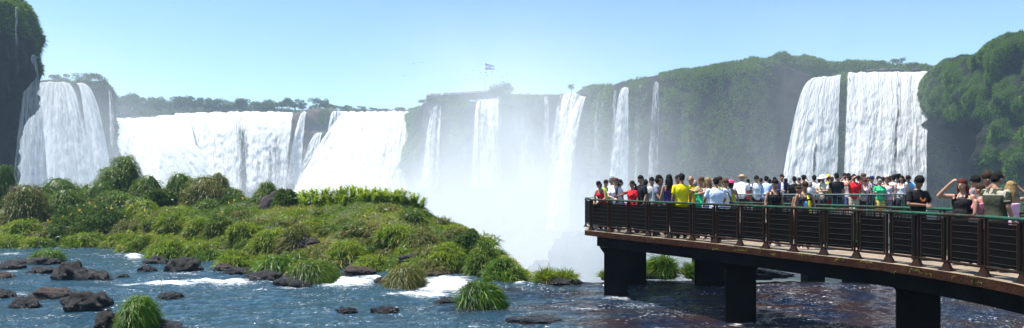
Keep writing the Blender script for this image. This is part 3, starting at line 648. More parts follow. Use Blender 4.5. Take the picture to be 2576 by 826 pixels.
def mound(px, top, bot, hw, mat, label, seed, Y=None, kind='t', L=.5, W=.045, dens=1., **kw):
    c = place(px, bot) if Y is None else None
    if c is None:
        Y = Y or 45.; c = np.array([(px-CX)/F*Y, Y, 0.]); c[2] = min(float(island_z(np.array([c[0]]), np.array([Y]))[0]), (HOR-bot)/F*Y)-.1
    Y = c[1]; h = ((HOR-top)/F*Y-c[2])*1.0; rx = hw/F*Y*1.0
    n = int(min(6500 if L < .36 else 3600, max(300, 1000*dens*(rx*h)/(L*L)*.55)))
    o = tussock(c, rx, h, n, L, W, seed, mat, **kw) if kind == 't' else herb(c, rx, h, int(n*1.3), L*.55, seed, mat, **kw)
    return tag(o, label, 'grass mound' if kind == 't' else 'shrub', GB if kind == 't' else 'leafy shrubs on the island')
for a in (
    (8, 362, 560, 48, M_BUSH, 'tall grassy mound at the extreme left edge of the island', 501, 50),
    (150, 425, 520, 75, M_BUSH, 'broad grassy mound behind the shaggy rock stump', 503, 54),
    (165, 456, 525, 44, M_BUSH, 'arching pale green tussock right of the shaggy rock stump', 504, 47),
    (211, 428, 470, 31, M_BUSH, 'small hazy round bush alone at the back of the island', 505, 62),
    (318, 355, 432, 40, M_BUSH, 'round dark head topping the tallest mound of the island', 506, 53),
    (290, 398, 470, 50, M_BUSH, 'mound shoulder directly under the tallest round head', 507, 52.5),
    (258, 432, 520, 58, M_BUSH, 'wide grassy mound left of the tallest one', 508, 51),
    (292, 460, 535, 54, M_BUSH, 'bright drooping tussock in front of the tallest mound', 509, 47),
    (372, 415, 520, 50, M_BUSH, 'dark dome right of the tallest mound', 510, 50),
    (350, 478, 540, 40, M_BUSH, 'low dome in front of the dark dome', 511, 46),
    (452, 413, 500, 42, M_BUSH, 'dome at the left of the brownish pair against the white curtain', 512, 49),
    (516, 418, 515, 66, M_DRY, 'large straw tinged mound against the white curtain', 513, 48),
    (550, 407, 470, 28, M_DRY, 'small brownish head on the large straw tinged mound', 514, 49),
    (568, 452, 515, 42, M_BUSH, 'right skirt of the large straw tinged mound', 515, 48.5),
    (672, 443, 505, 26, M_BUSH, 'round head beside the tilted crest rock', 516, 45),
    (652, 470, 520, 22, M_BUSH, 'lower clump under the round head by the crest rock', 517, 44.5),
    (365, 490, 540, 42, M_GRASS, 'smooth green dome in the middle of the left slope', 518, 44),
):
    mound(*a[:7], Y=a[7], L=.34, W=.04, dens=1.5, droop=1.1, smooth=True)
mound(66, 424, 520, 52, M_DRY, 'shaggy brown green cap on the rock stump at left', 502, Y=44, L=.42, W=.045, droop=1.2, smooth=True, dens=1.4)
for a in (
    (550, 530, 590, 34, M_BUSH, 'dark drooping clump alone on the open middle slope', 520, .42),
    (500, 540, 580, 40, M_GRASS, 'low rounded grass hummock left of the dark drooping clump', 521, .4),
    (432, 530, 575, 42, M_GRASS, 'low hummock in the middle of the slope below the green dome', 522, .4),
    (30, 585, 628, 42, M_GRASS, 'bank tussock at the far left waterline', 523, .45),
    (90, 592, 630, 40, M_GRASS, 'bank tussock below the rock stump', 524, .45),
    (112, 598, 630, 26, M_DEEP, 'small round bank tussock just above the tufted water rock', 525, .4),
    (215, 572, 628, 50, M_GRASS, 'spreading bank tussock with fountain of blades, third from left', 526, .5),
    (290, 585, 632, 34, M_GRASS, 'narrow bank tussock right of the fountain like one', 527, .45),
    (350, 580, 636, 48, M_GRASS, 'bank tussock just left of the small white cascade', 528, .5),
    (425, 590, 655, 52, M_GRASS, 'large bank tussock right of the small white cascade', 529, .5),
    (500, 600, 662, 42, M_GRASS, 'bank tussock above the round dark boulder', 530, .45),
    (530, 625, 665, 34, M_DEEP, 'light tussock right of the round dark boulder', 531, .4),
    (590, 628, 682, 44, M_GRASS, 'bank tussock left of the big overhanging pair', 532, .45),
    (745, 560, 625, 48, M_DRY, 'yellowish clump draped over the dark rock on the slope', 533, .45),
    (680, 570, 620, 50, M_GRASS, 'hummock above the dark rock on the slope', 534, .4),
    (330, 545, 590, 46, M_DRY, 'brownish hummock in the middle of the left slope', 535, .4),
    (60, 545, 590, 46, M_GRASS, 'hummock at the foot of the rock stump', 536, .4),
    (870, 600, 650, 55, M_GRASS, 'low hummock in the middle of the bare right slope', 537, .4),
    (930, 640, 682, 42, M_GRASS, 'hummock above the rocky bank right of the overhanging pair', 538, .4),
    (1130, 610, 660, 50, M_GRASS, 'hummock under the right shoulder of the hill', 539, .4),
    (1080, 650, 690, 48, M_DRY, 'straw coloured bank grass right of the lone dry tussock', 540, .4),
    (1000, 560, 600, 52, M_GRASS, 'low hummock high on the right hand slope', 541, .4),
    (1215, 600, 690, 46, M_BUSH, 'dense clump on the right shoulder of the island', 542, .45),
    (1262, 640, 700, 42, M_DEEP, 'bushy clump at the right tip of the island', 543, .45),
    (1300, 672, 715, 20, M_BUSH, 'last small clump on the right tip of the island', 544, .35),
    (790, 545, 575, 40, M_GRASS, 'low swell of grass below the broad leaved row', 545, .35),
    (620, 555, 595, 44, M_GRASS, 'low swell of grass right of the dark drooping clump', 546, .35),
    (1060, 575, 610, 46, M_DRY, 'dry swell of grass below the end of the broad leaved row', 547, .35),
):
    mound(*a[:7], L=a[7]*.9, W=.035, dens=1.3)
mound(225, 500, 585, 105, M_HERB, 'wide dark leafy shrub with yellow flowers on the left slope', 550, Y=42, kind='h', L=.42, dens=1.3)
mound(722, 468, 522, 42, M_HERB, 'leafy bush between the crest rock and the broad leaved row', 551, Y=42.5, kind='h', L=.4)
mound(590, 488, 530, 50, M_HERB, 'fresh green leafy shrub left of the crest rock', 552, Y=45, kind='h', L=.4)
mound(400, 470, 520, 44, M_HERB, 'leafy shrub between the dark dome and the straw tinged mound', 553, Y=47, kind='h', L=.4)
mound(1180, 575, 640, 44, M_HERB, 'leafy bush on the steep right flank of the island', 554, kind='h', L=.35)
mound(1262, 672, 722, 62, M_DEEP, 'low sprawling green clump behind the dark water tussock', 555, Y=25.6, L=.4, W=.03)
# small hummocks scattered over the slope, a few shapes turned and resized
hp = [tussock((0, 0, 0), .62, .42, 420, .34, .034, 560+i, [M_GRASS, M_BUSH, M_BUSH, M_DRY, M_DRY][i]) for i in range(5)]
rr = random.Random(8); i = 0
while i < 120:
    px = rr.uniform(5, 1240); lo = float(np.interp(px, KP, KF))-8; hi = float(np.interp(px, KCP, KCV))+8
    c = place(px, rr.uniform(hi, lo), -.1)
    if c is None: continue
    o = hp[i] if i < 5 else copy_tree(hp[rr.randrange(5)]); i += 1
    o.location = c.tolist(); s = rr.uniform(.6, 1.45); o.scale = (s*rr.uniform(.9, 1.3), s, s*rr.uniform(.7, 1.15)); o.rotation_euler.z = rr.uniform(0, 6.28)
    tag(o, 'small grassy hummock among many on the island slope', 'grass mound', 'small grassy hummocks on the island')
# yellow flowers, each a tiny blossom
M_FLOWER = plain('yellow_petal', (.75, .5, .03), .6)
fm = MB()
for k in range(5): fm.loft([(0, 0, 0), (.05*math.cos(k*1.257), .05*math.sin(k*1.257), .02), (.09*math.cos(k*1.257), .09*math.sin(k*1.257), .03)], [.009, .024, .007], 6)
fm.ell((0, 0, .02), (.025, .025, .02), None, 6, 4)
f0 = None
for k in range(22):
    px = [225, 240, 300, 330, 350, 200, 160, 120, 365, 372, 390, 410, 280, 180, 320, 345, 590, 610, 575, 145, 95, 560][k]; py = [512, 520, 510, 518, 525, 530, 545, 556, 530, 545, 551, 548, 525, 540, 512, 508, 505, 500, 512, 560, 565, 535][k]
    c = np.array([(px-CX)/F*40.5, 40.5, (HOR-py)/F*40.5])
    if f0 is None: f0 = fm.build('flower', M_FLOWER, None, True); o = f0
    else: o = copy_tree(f0)
    o.location = c.tolist(); o.rotation_euler = (1.1+random.random()*.5, 0, random.random()*6); tag(o, 'tiny yellow blossom on the island shrubs', 'flower', 'yellow flowers on the island')
# ---------------------------------------------------------------- broad-leaved row along the crest
def lily(seed):
    r = np.random.default_rng(seed); parts = []
    for s in range(7):
        b = np.append(r.uniform(-.28, .28, 2), 0); lean = np.append(r.normal(.12, .16, 2), 1.); hh = r.uniform(.75, 1.15); k = 11
        t = np.linspace(.25, 1, k); base = b+unit(lean)*hh*t[:, None]
        ang = (np.arange(k) % 2)*math.pi+r.uniform(0, 6.28)+r.normal(size=k)*.25
        d = np.stack([np.cos(ang)*.75+.25, np.sin(ang)*.75, np.full(k, .85)], -1)
        parts.append(blades(base, d, .46*(1.05-.35*np.abs(t-.5)), .105, .28, np.clip(.35+.5*t+r.normal(size=k)*.12, 0, 1), 4, r, np.array([0, 0, 1.])+np.zeros((k, 3))))
        parts.append(blades(np.repeat(b[None], 2, 0), np.repeat(lean[None], 2, 0), hh, .03, 0., np.full(2, .3), 2, r))
    V, q, tr, a = merge(parts)
    return mk('broad_leaved_plant', V, [q, tr], M_BROAD, attrs={'tint': a})
lp = [lily(600+i) for i in range(6)]; GL = 'broad leaved plants along the crest'
LR = ((738, 507, 478), (752, 510, 476), (768, 512, 474), (785, 512, 471), (800, 512, 470), (818, 511, 468), (832, 510, 466), (848, 509, 465), (862, 508, 463), (878, 507, 462), (893, 507, 464), (908, 506, 466), (922, 507, 468), (938, 507, 469), (955, 508, 472), (970, 510, 474), (985, 513, 477), (1000, 518, 482), (1018, 524, 492), (1035, 530, 498), (1050, 536, 505), (775, 520, 490), (808, 521, 488), (842, 519, 486), (875, 517, 484), (910, 516, 484), (945, 516, 486), (980, 520, 492), (745, 520, 492), (1005, 526, 498))
for i, (px, b, t) in enumerate(LR):
    o = lp[i] if i < 6 else copy_tree(lp[i % 6]); Yc = float(np.interp(px, KCP, KCY))-(.6 if i < 21 else 1.6); Xc = (px-CX)/F*Yc
    z = float(island_z(np.array([Xc]), np.array([Yc]))[0]); o.location = (Xc, Yc, z-.08)
    s = max(.6, min(1.6, ((HOR-t)/F*Yc-z)/1.2)); o.scale = (1.15, 1.15, s); o.rotation_euler.z = random.uniform(-.9, .9)
    tag(o, 'broad leaved bright green plant in the row along the island crest', 'plant', GL)
# ================================================================ river
def edgeY(X): return 26.6+1.1*(vnoise(np.stack([X/3., X*0+3], -1), 4)-.5)-.06*(X-1)
FOAM = [  # px, py, half widths, strength
    (1120, 716, 80, 22, 1.4), (1060, 738, 80, 8, 1.2), (870, 712, 75, 14, 1.35), (840, 700, 40, 6, .8), (960, 706, 40, 6, .7), (1180, 736, 40, 10, .9), (830, 722, 35, 6, .7), (905, 700, 40, 5, .6), (1010, 738, 60, 6, .8), (1160, 742, 30, 7, .6),
    (335, 643, 26, 7, 1.15), (300, 640, 22, 4, .5), (430, 713, 80, 7, 1.1), (520, 708, 80, 6, 1.), (580, 711, 60, 8, 1.1), (390, 717, 50, 4, .8), (460, 692, 90, 5, .55), (250, 708, 80, 4, .45), (640, 716, 60, 4, .4),
    (30, 640, 42, 5, .7), (90, 686, 60, 4, .3), (30, 685, 36, 4, .6), (55, 738, 34, 8, .55), (150, 778, 30, 3, .35), (60, 780, 60, 2.5, .55), (270, 797, 60, 2.5, .35), (20, 812, 40, 3, .3), (185, 748, 60, 3, .5), (215, 790, 60, 3, .3),
    (1480, 778, 70, 7, .6), (1400, 760, 40, 4, .35), (1600, 770, 90, 6, .4), (1540, 790, 60, 4, .35), (1310, 716, 20, 4, .9), (1600, 745, 60, 3, .2), (1200, 822, 30, 5, .6), (960, 757, 40, 5, .35), (1350, 735, 60, 8, .25),
    (2020, 795, 80, 8, .25), (2440, 730, 60, 10, .25), (1750, 800, 60, 5, .2), (2150, 770, 60, 6, .3), (640, 706, 55, 6, .9), (950, 702, 70, 8, .95), (735, 726, 60, 5, .7), (330, 716, 60, 4, .7), (1000, 722, 50, 6, .7), (1230, 722, 40, 7, .6), (700, 690, 40, 4, .5), (1554, 754, 45, 5, .8), (1600, 700, 30, 3, .6), (1876, 815, 50, 6, .8), (1800, 698, 40, 3, .5), (500, 690, 60, 4, .35), (300, 715, 70, 3, .25), (680, 745, 70, 3, .15), (840, 770, 60, 3, .25), (1900, 690, 60, 4, .15)]
def river_part(xs, ys):
    X, Y = np.meshgrid(xs, ys); p = np.stack([X, Y], -1)
    px = CX+X/np.maximum(Y, 2)*F; py = HOR-WATER*F/np.maximum(Y, 2)
    foam = np.zeros_like(X)
    for a, b, rx, ry, s in FOAM: foam = np.maximum(foam, .82*s*np.exp(-((px-a)/rx)**2-((py-b)/ry)**2))
    z = WATER+.16*(fbm(p*np.array([.35, .55]), 5, 3)-.5)+.11*(fbm(p*np.array([.9, 1.7])+fbm(p*.5, 2, 2)[..., None]*1.5, 7, 3)-.5)+.05*(fbm(p*np.array([3.2, 5.]), 9, 2)-.5)
    z = z+foam*.34*(fbm(p*np.array([1.8, 3.]), 13, 3)-.35)
    e = np.where(px > 1325, edgeY(X), np.maximum(edgeY(X), np.interp(px, KCP, KCY)-1.)); over = np.maximum(0, Y-e)
    z = z-np.minimum(over**1.6*1.2, 33.)-.1*sstep(-2., 0., Y-e)
    return X, Y, z, foam
xs = np.concatenate([np.arange(-60, -25, 1.2), np.arange(-25, 22, .085), np.arange(22, 70, 1.2)]); ys = np.concatenate([np.arange(-40, 14, 1.5), np.arange(14, 36, .085), np.arange(36, 48, .6)])
X, Y, z, foam = river_part(xs, ys)
t = NT('river_water'); p = t.pos()
mp = t.n('Mapping', {'Vector': p, 'Scale': (1., 1.9, 1.)}).outputs[0]
n1 = t.noise(mp, 2.2, 5., .62, .4); n2 = t.noise(mp, 9., 4., .6, .3); n3 = t.noise(mp, .35, 3.)
fa = t.n('Attribute', attribute_name='foam').outputs['Fac']
fn = t.math('ADD', t.math('MULTIPLY', t.noise(t.n('Mapping', {'Vector': p, 'Scale': (.55, 2.2, 1.)}).outputs[0], 3.2, 6., .75, .6), .6), t.math('MULTIPLY', t.noise(mp, 13., 4., .7, .3), .4))
fl = t.n('MapRange', {0: t.noise(t.n('Mapping', {'Vector': p, 'Scale': (7., 16., 7.)}).outputs[0], 1., 3., .6), 1: .61, 2: .68}).outputs[0]  # sparse white flecks painted in to stand for sun glints on the ripples
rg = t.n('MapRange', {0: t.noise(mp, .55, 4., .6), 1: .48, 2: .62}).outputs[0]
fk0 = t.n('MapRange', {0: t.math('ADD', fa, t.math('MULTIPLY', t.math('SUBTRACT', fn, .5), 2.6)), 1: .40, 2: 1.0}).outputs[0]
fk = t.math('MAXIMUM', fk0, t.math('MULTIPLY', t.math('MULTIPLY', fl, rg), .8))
xx = t.n('SeparateXYZ', {0: p}).outputs[0]
br = t.n('MapRange', {0: t.math('ADD', xx, t.math('MULTIPLY', t.math('SUBTRACT', n3, .5), 22.)), 1: -3., 2: 5.}).outputs[0]
base = t.mix(br, t.mix(n3, (.026, .085, .135), (.05, .105, .14)), t.mix(t.n('MapRange', {0: t.noise(mp, .6, 4., .6), 1: .38, 2: .62}).outputs[0], (.040, .017, .010), (.005, .016, .048)))
h = t.math('ADD', t.math('MULTIPLY', n1, 1.), t.math('MULTIPLY', n2, .35))
nb = t.bump(h, 1., .55)
wtr = t.n('BsdfPrincipled', {'Base Color': base, 'Roughness': .07, 'IOR': 1.33, 'Normal': nb}).outputs[0]
fo = t.n('BsdfPrincipled', {'Base Color': (.82, .85, .86, 1), 'Roughness': .7, 'Normal': t.bump(fn, .8, .1)}).outputs[0]
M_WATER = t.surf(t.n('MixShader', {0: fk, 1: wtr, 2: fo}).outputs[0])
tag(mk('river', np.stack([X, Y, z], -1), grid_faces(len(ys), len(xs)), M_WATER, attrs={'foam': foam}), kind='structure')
# ---------------------------------------------------------------- boulders
M_WETROCK = rockmat('dark_basalt', (.006, .0055, .0055), (.018, .0165, .016), (.042, .037, .034), 1.6, .62, wet=True)
M_BROWNROCK = rockmat('brown_basalt', (.025, .016, .011), (.07, .045, .03), (.11, .075, .05), 1.4, .75, wet=True)
GR = 'boulders standing in the river'
def boulder(px, top, bot, hw, label, seed, mat=None, deep=.7, amp=.4, tilt=0., Y=None, sharp=.36, group=GR, flat=1.):
    if Y is None: Y = WATER*F/(HOR-bot)
    rx = hw/F*Y*1.03; h = (bot-top)/F*Y*1.06; Yc = Y+rx*deep*.8; c = ((px-CX)/F*Yc, Yc, (HOR-bot)/F*Y-.12*h)
    V, f = blob((0, 0, 0), (rx*.95, rx*deep, h*1.2), seed, amp, 1.5, 52, 32, sharp=sharp)
    V[:, 2] += V[:, 0]*tilt; zr = V[:, 2].max(); V[:, 2] = np.where(V[:, 2] > 0, V[:, 2]*(h*1.1/zr), V[:, 2]*.5)
    V = V+.16*rx*(fbm(V*4.5/rx, seed, 4)[:, None]-.5)*unit(V)*np.array([1, 1, .6])
    o = mk('boulder', V, f, mat or M_WETROCK); o.location = c
    return tag(o, label, 'boulder', group)
for a in (
    (178, 662, 704, 45, 'large dark boulder left of its broken neighbour in the left channel', 701, None, -.1),
    (216, 676, 706, 30, 'broken boulder leaning right beside the large dark one', 702, None, -.35),
    (256, 682, 706, 36, 'low slab trailing right from the broken boulder', 703, None, -.22),
    (235, 678, 698, 26, 'small hump behind the broken boulder', 704),
    (103, 672, 690, 32, 'low dark rock left of the large dark boulder', 705),
    (28, 660, 677, 33, 'pointed low rock at the left, below the rock ledge', 706),
    (50, 652, 668, 44, 'low rock ledge left of the tufted water rock', 707),
    (112, 648, 668, 40, 'rock carrying the small round water tuft', 708),
    (6, 688, 702, 34, 'brownish rock cut by the left edge of the picture, upper one', 709, M_BROWNROCK),
    (8, 730, 753, 32, 'dark rock cut by the left edge of the picture, lower one', 710),
    (135, 727, 751, 58, 'flat brown boulder behind the large round one at lower left', 711, M_BROWNROCK, -.05),
    (64, 748, 778, 36, 'pyramid shaped dark rock at lower left', 712),
    (218, 736, 785, 60, 'large round dark boulder at lower left', 713),
    (262, 752, 772, 26, 'small dark lump at the right of the large round boulder', 714),
    (310, 690, 700, 14, 'tiny pointed rock alone right of the trailing slab', 715),
    (370, 669, 685, 24, 'small dark pointed rock below the white cascade', 716),
    (392, 646, 665, 36, 'low rock under the bank tussock right of the cascade', 717),
    (462, 650, 686, 48, 'round dark boulder at the foot of the bank tussocks', 718),
    (428, 737, 753, 34, 'low dark rock behind the foreground tuft', 719),
    (560, 664, 684, 26, 'brown bank rock left of the big overhanging pair', 720, M_BROWNROCK),
    (600, 674, 690, 36, 'low bank ledge left of the big overhanging pair', 721),
    (665, 684, 708, 50, 'jagged rock under the left tussock of the overhanging pair', 722),
    (740, 690, 722, 60, 'undercut dark rock carrying the overhanging pair', 723),
    (905, 672, 692, 42, 'grey brown rock on the bank right of the overhanging pair', 724, M_BROWNROCK),
    (985, 695, 716, 42, 'dark ledge under the lone dry tussock', 725),
    (1080, 682, 698, 60, 'brown bank ledge right of the lone dry tussock', 726, M_BROWNROCK),
    (870, 776, 790, 32, 'wet black rock, left of two barely above the water', 727),
    (968, 774, 790, 42, 'wet black rock, right of two barely above the water', 728),
    (1340, 803, 815, 66, 'long flat wet rock breaking the surface left of the piers', 729),
    (1135, 752, 764, 40, 'low wet rock at the left foot of the dark water tussock', 730),
    (1205, 760, 778, 60, 'low rock carrying the dark water tussock', 731),
    (368, 814, 846, 96, 'dark boulder carrying the foreground tuft at the bottom edge', 732),
    (278, 782, 834, 36, 'rounded shoulder of rock left under the foreground tuft', 733),
    (1395, 702, 717, 46, 'lip rock carrying two tufts at the edge of the drop', 734),
    (1655, 686, 697, 46, 'lip rock with a large tuft between the piers', 735),
    (1900, 686, 698, 90, 'long low rock in the stream between the piers', 736),
    (1440, 703, 712, 26, 'small rock right of the two tufts at the drop', 737),
):
    boulder(*a[:6], mat=a[6] if len(a) > 6 else None, tilt=a[7] if len(a) > 7 else 0.)
def slope_rock(px, top, bot, hw, label, seed, Y=None, mat=None, tilt=0.):
    c = place(px, bot); Y = Y or (c[1] if c is not None else 42.)
    return boulder(px, top, bot, hw, label, seed, mat or M_WETROCK, Y=Y, tilt=tilt, group='rocks on the island slope', amp=.4, sharp=.4)
M_CRESTROCK = rockmat('purple_grey_rock', (.02, .015, .016), (.05, .04, .04), (.085, .065, .06), 1.5, .85)
slope_rock(690, 482, 526, 44, 'tilted purple grey rock on the crest beside the leafy bush', 751, 43, M_CRESTROCK, .35)
slope_rock(708, 592, 628, 40, 'dark rock under the yellowish clump on the slope', 752)
slope_rock(770, 598, 626, 34, 'shaded rock right under the yellowish clump', 753)
slope_rock(1060, 640, 655, 60, 'dark rocky step on the right hand slope', 754)
slope_rock(1150, 625, 645, 40, 'dark rock outcrop under the right shoulder', 755)
slope_rock(985, 590, 603, 34, 'low bare rock patch high on the right hand slope', 756)
slope_rock(900, 655, 682, 40, 'shaded rock face above the bank', 757)
slope_rock(62, 470, 572, 46, 'upright rock stump at left with a shaggy cap', 758, 44, M_CRESTROCK)
slope_rock(130, 560, 572, 26, 'small bare rock on the left slope', 759)
# ---------------------------------------------------------------- tussocks standing in the water
GW = 'grass tussocks on rocks in the river'
def wtuft(px, top, bot, hw, label, seed, mat, L, W, n, Y=None, zb=None, **kw):
    Y = Y or WATER*F/(HOR-bot); h = (bot-top)/F*Y; rx = hw/F*Y
    o = tussock(((px-CX)/F*(Y+rx*.5), Y+rx*.5, (HOR-bot)/F*Y), rx*.9, h*.92, n, L, W, seed, mat, **kw)
    return tag(o, label, 'grass tussock', GW)
wtuft(118, 618, 662, 42, 'small round tuft on a rock near the left bank', 801, M_DEEP, .42, .03, 2600, smooth=True)
wtuft(695, 626, 694, 54, 'left tussock of the big overhanging pair at the bank', 802, M_DEEP, .46, .03, 4200, droop=1., smooth=True)
wtuft(778, 634, 716, 72, 'right, larger tussock of the big overhanging pair', 803, M_BUSH, .5, .03, 6000, droop=1.05, smooth=True)
wtuft(1015, 652, 722, 44, 'lone dry golden tussock in the white rapids', 804, M_DRY, .5, .026, 4500, droop=.9, wind=(.3, 0), smooth=True)
wtuft(1206, 690, 774, 54, 'big dark green wind bent tussock standing in the water', 805, M_DEEP, .42, .026, 6000, droop=.85, wind=(.4, 0), tint0=-.15, smooth=True)
wtuft(346, 724, 822, 43, 'bright foreground tuft on the boulder at the bottom edge', 806, M_DEEP, .29, .016, 7500, Y=16.6, droop=.85, wind=(.4, -.1), tint0=.08, smooth=True)
wtuft(1372, 686, 712, 28, 'left tuft of the pair at the edge of the drop', 807, M_GRASS, .5, .03, 900, droop=.4)
wtuft(1420, 688, 708, 26, 'right tuft of the pair at the edge of the drop', 808, M_GRASS, .5, .03, 800, droop=.4)
wtuft(1663, 640, 694, 40, 'large tuft seen between the first two piers', 809, M_DEEP, .6, .03, 2200, droop=.6)
wtuft(1738, 664, 696, 24, 'small tuft by the dark rear pier', 810, M_DEEP, .5, .03, 700, droop=.4)
wtuft(1518, 686, 700, 10, 'tiny tuft just left of the first pier', 811, M_GRASS, .35, .025, 250, droop=.4)
# flower spike above the foreground tuft
r = np.random.default_rng(5); b = np.array([(403-CX)/F*17.9, 17.9, (HOR-740)/F*17.9]); tt = np.linspace(0, 1, 26)[:, None]
V, q, tr, a = merge([blades(np.repeat(b[None]-[0, 0, .3], 2, 0), np.array([[.1, 0, 1.], [.1, .05, 1.]]), .75, .02, 0., np.full(2, .5), 2, r), blades(b+np.array([.04, 0, .42])*tt, r.normal(size=(26, 3))*.8+np.array([0, 0, .6]), .07, .025, .2, r.random(26)*.5+.5, 2, r)])
tag(recentre(mk('weed_stalk', V, [q, tr], M_DRY, attrs={'tint': a})), 'single upright weed stalk rising right of the foreground tuft', 'weed')
# ================================================================ walkway
FW = 2247.; FCX = 1725.; FH = HOR*3450/2576.          # same camera in pixels of the full-size photograph
def G2(px, py, z): Y = z*FW/(FH-py); return np.array([(px-FCX)/FW*Y, Y, z])
def rust(name, paint, rustc, amount, scale=7.):
    t = NT(name); p = t.pos(); f = t.noise(p, scale, 7., .7); g = t.noise(p, 1.3, 3.)
    k = t.n('MapRange', {0: t.math('ADD', t.math('MULTIPLY', f, .6), t.math('MULTIPLY', g, .4)), 1: amount-.07, 2: amount+.07}).outputs[0]
    c = t.mix(k, t.ramp(f, [(.3, [x*.6 for x in rustc]), (.7, rustc)]), paint)
    return t.surf(t.n('BsdfPrincipled', {'Base Color': c, 'Roughness': .7, 'Specular IOR Level': .15, 'Normal': t.bump(t.noise(p, 60., 4.), .4, .006)}).outputs[0])
M_RUST = rust('rusty_steel', (.004, .014, .010), (.025, .0095, .005), .60)
M_GREENRAIL = rust('green_painted_rail', (.010, .085, .052), (.045, .024, .014), .50, 5.)
M_GREYRAIL = rust('grey_painted_rail', (.16, .21, .20), (.10, .07, .05), .42, 5.)
M_MESH = plain('dark_mesh_infill', (.003, .003, .003), .9, .3, 20., 0., 0., .05)
M_WIRE = plain('steel_wire', (.032, .028, .023), .7, .3, 9., .0)
t = NT('deck_concrete'); p = t.pos(); f = t.noise(p, 1.6, 7., .65); g = t.noise(p, 14., 6., .7)
M_DECK = t.surf(t.n('BsdfPrincipled', {'Base Color': t.ramp(t.math('ADD', t.math('MULTIPLY', f, .7), t.math('MULTIPLY', g, .3)), [(.3, (.08, .055, .038)), (.5, (.21, .16, .11)), (.7, (.30, .24, .17))]), 'Roughness': .7, 'Normal': t.bump(g, .5, .01)}).outputs[0])
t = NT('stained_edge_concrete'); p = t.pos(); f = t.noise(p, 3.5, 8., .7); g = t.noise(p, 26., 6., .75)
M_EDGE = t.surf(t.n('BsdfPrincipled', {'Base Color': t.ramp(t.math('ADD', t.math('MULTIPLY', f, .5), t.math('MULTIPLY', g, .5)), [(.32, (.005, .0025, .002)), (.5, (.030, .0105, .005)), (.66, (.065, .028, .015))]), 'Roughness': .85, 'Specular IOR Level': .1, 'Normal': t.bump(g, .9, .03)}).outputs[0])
M_PIER = plain('dark_concrete', (.005, .0045, .0045), .8, .5, 2.5, 0., .01, .08)  # near-black base colour shared by piers and beams
FR = [(1992, 673), (2057.4, 675.5), (2118.8, 678), (2184.5, 680.6), (2256, 683), (2334, 686), (2412.6, 689), (2492.6, 692.3), (2581.6, 696), (2674, 700), (2775, 704), (2886, 708.6), (3006, 713.6), (3090.6, 718), (3179, 723.2), (3327, 731.5), (3445, 739.5), (3590, 752), (3760, 770), (3960, 796)]
front = np.array([G2(a, b, RAIL_Z) for a, b in FR])
BR = [(2440, 682.8), (2560, 685.2), (2667, 688), (2792, 692), (2886, 696), (3033, 700), (3185, 705), (3310, 710), (3420, 715.), (3560, 724), (3740, 738), (3960, 760)]
back = np.array([G2(a, b, RAIL_Z) for a, b in BR])
# smooth the unprojected rail lines a little
def smooth_line(a):
    b = a.copy(); b[1:-1] = .25*a[:-2]+.5*a[1:-1]+.25*a[2:]; return b
front = smooth_line(front); back = smooth_line(back)
def offset(line, d):
    t = unit(np.gradient(line[:, :2], axis=0)); n = np.stack([t[:, 1], -t[:, 0]], -1)
    n *= np.sign(-(n*line[:, :2]).sum(-1).mean()); o = line.copy(); o[:, :2] += n*d; return o
walk = empty('walkway'); tag(walk, 'curving concrete viewing walkway on dark piers over the river', 'walkway')
edge = offset(front, .16); edge[0, :2] += unit(edge[0]-edge[1])[:2]*.16
backe = offset(back, -.16)
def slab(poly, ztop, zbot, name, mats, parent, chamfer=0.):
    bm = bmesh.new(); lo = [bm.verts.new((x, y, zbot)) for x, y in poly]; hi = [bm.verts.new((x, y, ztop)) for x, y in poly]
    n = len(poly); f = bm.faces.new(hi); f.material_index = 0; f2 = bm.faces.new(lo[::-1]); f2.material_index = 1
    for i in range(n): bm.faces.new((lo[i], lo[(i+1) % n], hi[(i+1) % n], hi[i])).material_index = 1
    bmesh.ops.recalc_face_normals(bm, faces=bm.faces); bmesh.ops.triangulate(bm, faces=[g for g in bm.faces if len(g.verts) > 4])
    me = bpy.data.meshes.new(name); bm.to_mesh(me); bm.free()
    for m in mats: me.materials.append(m)
    return link(bpy.data.objects.new(name, me), parent)
polyf = [tuple(q[:2]) for q in edge]; polyb = [tuple(q[:2]) for q in backe[::-1]]
left = [(6.6, 23.), (6.9, 25.), (4.2, 27.4), (3.0, 26.2)]
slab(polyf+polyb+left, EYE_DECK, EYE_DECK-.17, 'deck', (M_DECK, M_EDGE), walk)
inner = offset(edge, -.14); inner[0, :2] += unit(inner[1]-inner[0])[:2]*.5
polyi = [tuple(q[:2]) for q in inner]; polyib = [tuple(q[:2]) for q in offset(backe, .14)[::-1]]
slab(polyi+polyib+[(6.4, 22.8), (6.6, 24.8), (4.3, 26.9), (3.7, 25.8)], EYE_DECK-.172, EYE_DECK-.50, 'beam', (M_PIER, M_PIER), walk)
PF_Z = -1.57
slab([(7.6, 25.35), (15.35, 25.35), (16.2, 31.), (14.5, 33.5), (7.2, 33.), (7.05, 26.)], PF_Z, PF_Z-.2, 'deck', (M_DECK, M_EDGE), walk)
slab([(7.9, 25.8), (15.0, 25.8), (15.8, 31.), (14.3, 33.1), (7.5, 32.6)], PF_Z-.202, PF_Z-.6, 'beam', (M_PIER, M_PIER), walk)
